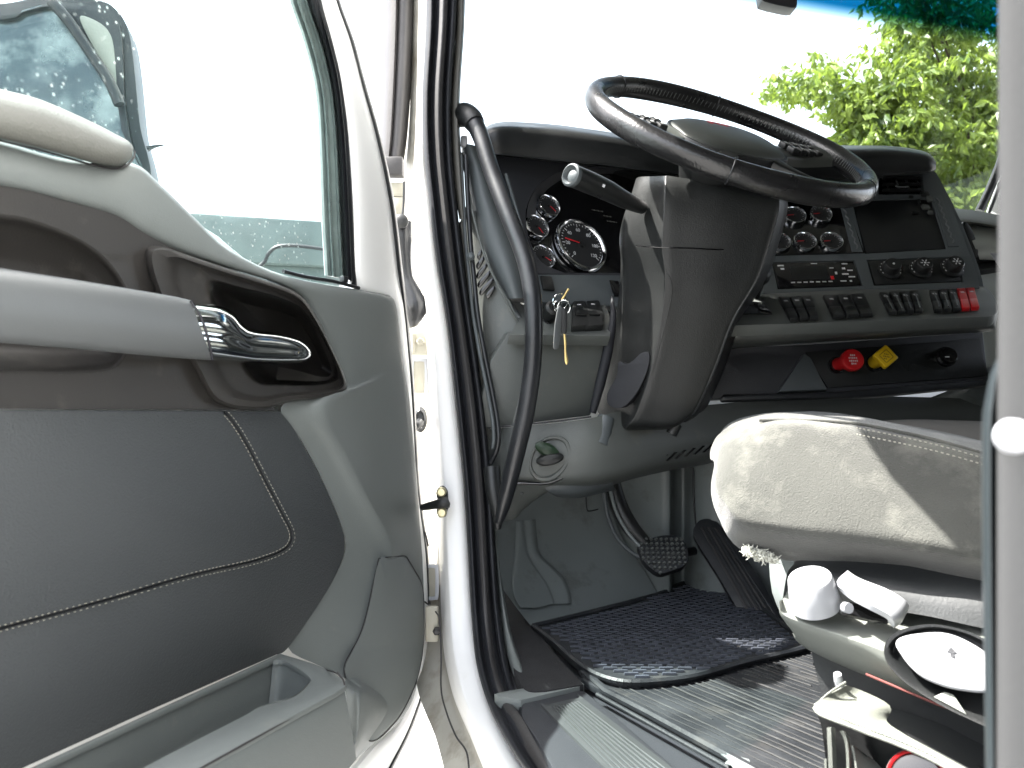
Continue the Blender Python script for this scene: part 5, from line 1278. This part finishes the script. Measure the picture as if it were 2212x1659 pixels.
# brake pedal
bp_ = thing('brake_pedal', 'black hanging brake pedal with waffled dusty rubber pad', 'pedal', P(1430, 1200, 1.5))
tube('pedal_arm', [P(1322, 1040, 1.58), P(1336, 1090, 1.57), P(1360, 1135, 1.555), P(1392, 1172, 1.545), (P(1420, 1195, 1.54))], [.016, .018, .017, .014, .012], black, bp_, n=14)
tube('pedal_spring', [P(1304, 1056, 1.56), P(1312, 1110, 1.555), P(1332, 1160, 1.55), P(1360, 1190, 1.54), P(1384, 1204, 1.535)], .0045, dash_mid, bp_, n=10)
tube('pedal_hose', [P(1318, 1060, 1.55), P(1332, 1108, 1.545), P(1356, 1150, 1.538), P(1382, 1180, 1.53)], .0035, kick, bp_, n=8)
pp = Pl(P(1432, 1195, 1.52), (-FW*.8+Vector((0, 0, .6))).normalized())
pad_o = [(1379, 1174), (1400, 1164), (1441, 1156), (1474, 1165), (1487, 1196), (1480, 1220), (1450, 1233), (1424, 1238), (1398, 1220), (1384, 1198)]
slab('pedal_pad', pp, pad_o, mat_rubber, bp_, off=0, th=.018, bev=.004)
ppoly = [pp.at(p_[0], p_[1], 0) for p_ in smooth(pad_o, 4)]
def inpl(pt, pl, poly):
    x = Vector((0, 0, 1)).cross(pl.n).normalized(); y = pl.n.cross(x)
    return inside(Vector(((pt-pl.p).dot(x), (pt-pl.p).dot(y), 0)), [Vector(((q-pl.p).dot(x), (q-pl.p).dot(y), 0)) for q in poly])
bm = bmesh.new()
MMp = pp.frame(1432, 1196, 0)
for i in range(-8, 9):
    for j in range(-8, 9):
        q = MMp @ Vector((i*.0098, j*.0098, 0))
        if inpl(q, pp, ppoly):
            add_box(bm, Matrix.Translation(q) @ MMp.to_3x3().to_4x4() @ Matrix.Rotation(.5+random.gauss(0, .1), 4, 'Z'), .0062, .0062, .005, .7)
finish('pad_studs', bm, dash_grey, bp_, flat=True)
# accelerator
ap = thing('accelerator_pedal', 'long black ribbed accelerator pedal leaning on the floor', 'pedal', P(1640, 1340, 1.46))
L0 = [(1500, 1160, 1.60), (1504, 1132, 1.62), (1520, 1121, 1.63), (1544, 1124, 1.63), (1562, 1142, 1.62), (1588, 1175, 1.60), (1640, 1247, 1.545), (1684, 1330, 1.48), (1680, 1340, 1.475), (1632, 1348, 1.475), (1608, 1338, 1.48), (1548, 1238, 1.555)]
pts = [P(*q) for q in L0]
c = sum(pts, Vector())/len(pts)
nn = (P(1548, 1238, 1.555)-P(1684, 1330, 1.48)).cross(P(1520, 1121, 1.63)-P(1632, 1348, 1.475)).normalized()
if nn.dot(CAM-c) < 0: nn = -nn
AP = Pl(c, nn)
slab('pedal_plate', AP, [q[:2] for q in L0], mat_rubber, ap, th=.016, bev=.004)
for k in range(6):
    t = (k+.5)/6
    a = lerp2((1512, 1140), (1556, 1140), t); b_ = lerp2((1622, 1340), (1678, 1328), t)
    tube('pedal_rib', [AP.at(*a, .001), AP.at(*b_, .001)], .0026, mat_rubber if k % 2 else rubber_brown, ap, n=8, sm=False)
tube('heel_bracket', [P(1596, 1352, 1.465), P(1640, 1362, 1.46), P(1696, 1346, 1.455)], .007, rubber_brown, ap)
tube('pedal_stem', [P(1500, 1190, 1.62), P(1470, 1196, 1.60), P(1440, 1205, 1.56)], .009, black, ap)
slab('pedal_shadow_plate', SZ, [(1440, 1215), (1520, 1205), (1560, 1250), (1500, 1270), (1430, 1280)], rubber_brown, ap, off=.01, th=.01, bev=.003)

# ================================================================== DRIVER SEAT
ds_ = thing('driver_seat', 'light grey fabric driver seat with worn front corner, half in the sun', 'seat', P(1950, 1200, 1.1))
# side bolster and top, one cushion
U = [1535, 1543, 1560, 1600, 1700, 1840, 1980, 2119, 2300, 2480]
ztab = [1.05, 1.015, .995, .975, .955, .93, .90, .87, .84, .81]
top = [985, 962, 940, 916, 897, 903, 926, 962, 1010, 1060]
bot = [1050, 1080, 1115, 1180, 1208, 1222, 1240, 1263, 1290, 1310]
g = []
prof = [(-.015, .42), (-.015, .3), (-.005, .14), (.02, .078), (.07, .052), (.25, .030), (.5, .006), (.7, -.009), (.79, -.012), (.86, -.002), (.94, .026), (1.0, .058), (1.0, .11), (.94, .20)]
for t, dz in prof:
    r = []
    for i, (u, z) in enumerate(zip(U, ztab)):
        v = top[i]+(bot[i]-top[i])*t
        r.append(P(u, v, z+dz*(.3, .5, .75, 1, 1)[min(i, 4)]))
    # front of the cushion turning away
    r.insert(0, P(1543, 1017+(t-.5)*34, 1.12+dz*.1))
    r.insert(0, P(1590, 1015+(t-.5)*20, 1.24))
    g.append(r)
cush = sheet('seat_cushion', g, fabric, ds_, 5, 5, ang=80, wr=.010, wseed=4)
# piping + stitches along the top edge
tube('piping', [P(u, v, z+.062) for u, v, z in ((1640, 908, .965), (1740, 908, .948), (1840, 914, .932), (1930, 930, .912), (2020, 950, .89), (2119, 978, .868), (2300, 1030, .835))], .0022, fabric, ds_, n=8)
bm = bmesh.new()
for off in (20, 34):
    pth = smooth([(1850, 904+off, .915), (1930, 920+off, .895), (2020, 940+off, .873), (2119, 968+off, .85), (2200, 996+off, .835)], 16, False)
    for i in range(0, len(pth)-1, 2):
        a, b_ = pth[i], pth[i+1]
        add_tube(bm, [P(a.x, a.y, a.z+(.045, .035)[off > 25]), P(b_.x, b_.y, b_.z+(.045, .035)[off > 25])], .0007, 4)
finish('stitching', bm, stitch_mat, ds_)
# worn tuft of foam at the front lower corner
bm = bmesh.new()
for i in range(420):
    u = random.gauss(1640, 20); v = 1188 + (u-1610)*.30 + random.gauss(0, 4.5)
    if not 1604 < u < 1682: continue
    a = P(u, v, 1.0+random.gauss(0, .006)); d = Vector((random.gauss(0, 1), random.gauss(0, 1), random.gauss(-.3, .8))).normalized()*random.uniform(.003, .009)
    add_tube(bm, [a, a+d*.6+Vector((0, 0, -.001)), a+d], [.0009, .0007, .0003], 4)
props(finish('worn_foam', bm, M_('foam_fluff', (0.62, 0.62, 0.55), 1.0), ds_), kind='stuff')
# seat base under the cushion
g = S([[(1700, 1200, 1.10), (1730, 1204, 1.03), (1860, 1214, .98), (2000, 1226, .95), (2140, 1244, .92), (2400, 1280, .88)],
       [(1716, 1214, 1.10), (1736, 1220, 1.02), (1860, 1232, .965), (2000, 1246, .935), (2140, 1262, .90), (2400, 1300, .87)],
       [(1700, 1240, 1.08), (1740, 1244, .99), (1860, 1256, .935), (2000, 1280, .90), (2140, 1300, .87), (2400, 1340, .83)],
       [(1690, 1300, 1.08), (1760, 1300, .99), (1860, 1310, .93), (2000, 1330, .89), (2140, 1360, .86), (2400, 1400, .82)]])
sheet('seat_base', g, seat_dark, ds_, 4, 4)
g = S([[(1660, 1190, 1.25), (1760, 1215, 1.18), (2200, 1300, 1.1)], [(1668, 1280, 1.22), (1760, 1300, 1.15), (2200, 1400, 1.05)], [(1700, 1350, 1.2), (1800, 1400, 1.12), (2200, 1500, 1.0)]])
sheet('seat_plinth', g, kick, ds_, 3, 3)
# side console of the seat: top face, rolled front, side
def zc(u): return .93-(u-1690)*.00030
con = []
for uT, vT, uF, vF, uS, vS, uB, vB in ((1700, 1290, 1684, 1298, 1686, 1330, 1712, 1360), (1712, 1262, 1690, 1322, 1700, 1345, 1722, 1378), (1790, 1258, 1732, 1340, 1738, 1366, 1754, 1400), (1846, 1276, 1800, 1362, 1802, 1390, 1812, 1428), (1920, 1290, 1866, 1384, 1868, 1415, 1878, 1456), (2000, 1303, 1912, 1400, 1914, 1440, 1934, 1480), (2080, 1315, 1990, 1424, 1992, 1480, 2010, 1508), (2130, 1323, 2080, 1450, 2082, 1515, 2090, 1536), (2300, 1350, 2260, 1500, 2262, 1570, 2270, 1600)):
    zf = zc(uF)
    con.append([P(uT, vT+4, zf+.14), P(uT, vT-1, zf+.105), P((uT*.5+uF*.5), (vT*.5+vF*.5), zf+.045), P(uF*.85+uT*.15, vF*.85+vT*.15, zf+.012), P(uF, vF, zf), P(uF*.7+uS*.3-1, vF*.7+vS*.3, zf-.002), P(uS, vS, zf+.004), P(uB, vB, zf+.03), P(uB, vB+8, zf+.08)])
sheet('side_console', con, seat_plastic, ds_, 4, 4, ang=60)
# white knob
kax = (UP*.95 - FW*.28 - RT*.30).normalized()
kx = kax.cross(RT).normalized(); kx = RT - kax*RT.dot(kax); kx.normalize(); ky_ = kax.cross(kx)
kc = P(1758, 1288, .915)
KM = Matrix.Translation(kc) @ Matrix((kx, ky_, kax)).transposed().to_4x4()
lathe('height_knob', KM, [(.0285, -.012), (.0275, .0), (.0245, .0235), (.0232, .0255), (.0005, .0262)], white_plastic, ds_, 48)
0 and lathe('knob_ring', KM, [(.032, -.010), (.0335, .001), (.030, .003), (.0285, -.002)], seat_plastic, ds_, 40, cap=False)
box('knob_mark', KM @ Matrix.Translation((.002, .003, .0262)), .006, .0012, .0002, dash_grey, ds_, 0)
# rocker lever
g = S([[(1812, 1274, .905), (1817, 1256, .915), (1828, 1246, .93)], [(1826, 1286, .893), (1836, 1272, .90), (1846, 1258, .915)], [(1846, 1300, .880), (1858, 1286, .888), (1868, 1268, .905)], [(1880, 1318, .862), (1896, 1304, .87), (1908, 1284, .89)], [(1914, 1336, .858), (1930, 1326, .866), (1944, 1304, .885)], [(1918, 1344, .866), (1933, 1334, .874), (1944, 1312, .89)]])
sheet('tilt_lever', g, white_plastic, ds_, 4, 4, th=.008, ang=60)
slab('lever_well', Pl(P(1860, 1318, .895), (-FW*.5+Vector((0, 0, .85))).normalized()), [(1812, 1312), (1826, 1300), (1860, 1306), (1920, 1330), (1918, 1342), (1880, 1338), (1820, 1324)], gloss_black, ds_, off=-.001, th=.004, bev=.001)
tube('lever_pin', [P(1824, 1312, .89), P(1834, 1314, .882)], .006, white_plastic, ds_, sm=False)
# oval dial in its recess
rp_ = Pl(P(2030, 1430, .812), (-FW*.72 - RT*.35 + Vector((0, 0, .50))).normalized())
rec_o = [(1910, 1410), (1916, 1384), (1940, 1364), (1984, 1351), (2030, 1350), (2090, 1364), (2140, 1388), (2200, 1430), (2260, 1500), (2240, 1600), (2180, 1590), (2090, 1552), (2026, 1520), (1960, 1478), (1922, 1440)]
rec_i = [(1930, 1408), (1938, 1388), (1960, 1374), (1996, 1364), (2030, 1362), (2084, 1374), (2130, 1398), (2190, 1440), (2230, 1500), (2220, 1560), (2170, 1560), (2090, 1530), (2034, 1500), (1980, 1468), (1946, 1436)]
bm = bmesh.new()
g = [[rp_.at(a[0]+(b_[0]-a[0])*t, a[1]+(b_[1]-a[1])*t, n) for a, b_ in zip(smooth(rec_o, 4), smooth(rec_i, 4))] for t, n in ((-.04, -.004), (0, .0005), (.4, .000), (1, -.012))]
vs = add_grid(bm, g, True); bm.faces.new(vs[-1]); bmesh.ops.recalc_face_normals(bm, faces=bm.faces)
finish('dial_recess', bm, black, ds_, ang=60)
dl = [(1935, 1392), (1944, 1378), (1974, 1370), (2022, 1366), (2060, 1372), (2103, 1392), (2150, 1424), (2190, 1460), (2180, 1490), (2130, 1497), (2088, 1494), (2043, 1485), (1998, 1467), (1968, 1443), (1946, 1414)]
dc = (2060, 1430)
D_ = smooth(dl, 4)
bm = bmesh.new()
g = [[rp_.at(a[0]+(dc[0]-a[0])*t, a[1]+(dc[1]-a[1])*t, n) for a in D_] for t, n in ((0, -.004), (0, .006), (.03, .010), (.12, .012), (.95, .013))]
vs = add_grid(bm, g, True); bm.faces.new(vs[-1]); bmesh.ops.recalc_face_normals(bm, faces=bm.faces)
dial = finish('lumbar_dial', bm, white_plastic, ds_, ang=60)
slab('dial_arrow', rp_, [(2054, 1397, 'c'), (2068, 1411, 'c'), (2061, 1412, 'c'), (2064, 1423, 'c'), (2052, 1418, 'c'), (2053, 1410, 'c'), (2045, 1408, 'c')], dash_dark, dial, off=.0138, th=.0006, bev=0, sm=False)
slab('console_web', rp_, [(2016, 1505, 'c'), (2040, 1494, 'c'), (2060, 1500, 'c'), (2090, 1545, 'c')], seat_plastic, ds_, off=.002, th=.004, bev=.001)
tube('red_edge', [P(1870, 1456, .885), P(1960, 1494, .862), P(2040, 1527, .84), P(2140, 1560, .815), P(2260, 1605, .79)], .0014, M_('dull_red_edging', (0.16, 0.045, 0.04), 0.6), ds_, n=8)
# dark valance of the base, below the console
g = S([[(1750, 1395, .99), (1830, 1435, .96), (1960, 1495, .92), (2100, 1550, .88), (2300, 1620, .84)], [(1760, 1440, 1.0), (1840, 1490, .97), (1960, 1560, .93), (2100, 1620, .89), (2300, 1680, .85)], [(1790, 1560, 1.0), (1860, 1600, .98), (1960, 1680, .94), (2100, 1760, .90), (2300, 1840, .86)]])
sheet('seat_valance', g, seat_dark, ds_, 4, 4)

# pouch, straps and the red ringed cap low beside the seat
po = thing('storage_pouch', 'pale grey vinyl pouch flap with dark mouth beside the driver seat', 'pouch', P(1900, 1600, .8))
g = S([[(1760, 1527, .80), (1766, 1518, .805), (1790, 1500, .83), (1824, 1481, .865)], [(1772, 1540, .79), (1790, 1532, .80), (1820, 1515, .84), (1858, 1496, .88)], [(1815, 1558, .775), (1830, 1552, .785), (1866, 1536, .83), (1918, 1528, .87)], [(1866, 1578, .765), (1880, 1574, .77), (1900, 1568, .81), (1911, 1560, .84)], [(1930, 1602, .75), (1936, 1598, .755), (1944, 1594, .77), (1948, 1590, .78)], [(2000, 1632, .735), (2004, 1630, .738), (2008, 1628, .742), (2012, 1626, .748)], [(2060, 1664, .72), (2064, 1662, .722), (2068, 1660, .726), (2072, 1659, .73)], [(2130, 1704, .70), (2134, 1702, .702), (2138, 1700, .706), (2142, 1698, .71)]])
sheet('pouch_flap', g, pouch_mat, po, 4, 4, th=.003, ang=60)
tube('pouch_piping', [P(1760, 1529, .798), P(1772, 1542, .788), P(1815, 1560, .773), P(1866, 1580, .763), P(1930, 1604, .748), P(2000, 1634, .733), P(2060, 1666, .718), P(2130, 1706, .70)], .0022, pouch_mat, po, n=8)
bm = bmesh.new()
pth = smooth([(1780, 1537, .79), (1815, 1550, .777), (1866, 1570, .766), (1930, 1595, .751), (2000, 1626, .737), (2060, 1658, .72)], 16, False)
for i in range(0, len(pth)-1, 2):
    a, b_ = pth[i], pth[i+1]
    add_tube(bm, [P(a.x, a.y, a.z-.002), P(b_.x, b_.y, b_.z-.002)], .0005, 4)
finish('stitching', bm, dash_grey, po)
g = S([[(1766, 1546, .80), (1830, 1566, .79), (1900, 1596, .775), (2000, 1640, .75), (2130, 1710, .71)], [(1776, 1580, .83), (1840, 1620, .82), (1900, 1660, .80), (2000, 1700, .78), (2130, 1790, .74)], [(1790, 1700, .84), (1850, 1740, .83), (1920, 1760, .82), (2000, 1800, .80), (2130, 1900, .76)]])
sheet('pouch_side', g, black, po, 4, 4)
g = S([[(1850, 1508, .93), (1930, 1530, .92), (2050, 1570, .90), (2250, 1640, .87)], [(1916, 1560, .90), (1960, 1590, .88), (2060, 1640, .86), (2250, 1720, .84)], [(1960, 1600, .85), (2010, 1625, .83), (2100, 1680, .80), (2250, 1780, .78)]])
sheet('pouch_lining', g, seat_dark, po, 4, 4)
tube('loop_tab', [P(1814, 1484, .86), P(1811, 1468, .858), P(1809, 1456, .856)], [.004, .0048, .0042], white_plastic, po, n=10)
tube('tab_cord', [P(1766, 1520, .80), P(1790, 1498, .825), P(1826, 1474, .85)], .0013, pouch_mat, po, n=6)
sb = thing('belt_straps', 'pale torn webbing straps hanging below the pouch flap', 'straps', P(1800, 1620, .78))
def strap(pts, w):
    bm = bmesh.new()
    L = [[P(u-w, v, z), P(u, v-2, z-.004), P(u+w, v, z)] for u, v, z in pts]
    L = dens(L, 2, 3); add_grid(bm, L)
    bmesh.ops.solidify(bm, geom=list(bm.faces), thickness=.002)
    return finish('strap', bm, seat_plastic, sb)
strap([(1795, 1572, .77), (1796, 1600, .768), (1798, 1640, .766), (1800, 1700, .765)], 9)
strap([(1820, 1580, .765), (1830, 1600, .763), (1834, 1640, .762), (1834, 1700, .76)], 6)
strap([(1785, 1640, .775), (1786, 1670, .772), (1786, 1720, .77)], 5)
g = S([[(1838, 1610, .78), (1860, 1628, .80)], [(1846, 1650, .78), (1910, 1668, .80)], [(1850, 1720, .78), (1940, 1740, .80)]])
sheet('strap_pad', g, seat_plastic, sb, 3, 3, th=.002)
cp = thing('red_ringed_cap', 'silver and black round cap with a red ring at the pouch mouth', 'cap', P(1990, 1680, .75))
CMx = Matrix.Translation(P(1985, 1690, .735)) @ CF @ Matrix.Rotation(math.radians(-35), 4, 'X') @ Matrix.Rotation(math.radians(-32), 4, 'Y')
lathe('cap_band', CMx, [(.029, -.03), (.029, .0), (.0275, .002)], silver, cp, 32, cap=False)
lathe('red_ring', CMx, [(.0278, .0015), (.0272, .005), (.0252, .007), (.0240, .006)], red, cp, 32, cap=False)
lathe('cap_face', CMx, [(.0245, .004), (.022, .0085), (.012, .0095), (.0005, .0097)], gloss_black, cp, 32)

# passenger seat shapes beyond the cushion
ps = thing('passenger_seat', 'sunlit beige passenger seat just visible beyond the driver cushion', 'seat', P(2100, 920, 1.7))
g = S([[(1860, 912, 1.50), (1960, 907, 1.50), (2060, 908, 1.49), (2160, 912, 1.48), (2400, 930, 1.45)], [(1866, 916, 1.36), (1960, 910, 1.34), (2060, 914, 1.32), (2160, 922, 1.30), (2400, 950, 1.26)], [(1880, 950, 1.28), (1960, 950, 1.26), (2060, 965, 1.24), (2160, 990, 1.22), (2400, 1010, 1.2)], [(1880, 1010, 1.3), (1960, 1020, 1.28), (2060, 1030, 1.26), (2160, 1040, 1.24), (2400, 1060, 1.22)]])
sheet('seat_cushion', g, beige_seat, ps, 4, 4)
g = S([[(2190, 770, 1.5), (2230, 752, 1.46), (2400, 740, 1.4)], [(2120, 800, 1.54), (2180, 790, 1.46), (2400, 780, 1.4)], [(2060, 838, 1.60), (2130, 836, 1.52), (2400, 830, 1.45)], [(1990, 868, 1.66), (2100, 880, 1.58), (2400, 890, 1.5)], [(2010, 878, 1.70), (2100, 900, 1.62), (2400, 920, 1.52)]])
sheet('seat_backrest', g, kick, ps, 4, 4)
g = S([[(1600, 868, 1.62), (1800, 862, 1.66), (2000, 872, 1.70), (2200, 884, 1.72)], [(1600, 905, 1.60), (1800, 895, 1.64), (2000, 890, 1.68), (2200, 905, 1.70)], [(1600, 960, 1.60), (1800, 940, 1.66), (2000, 920, 1.70), (2200, 930, 1.72)]])
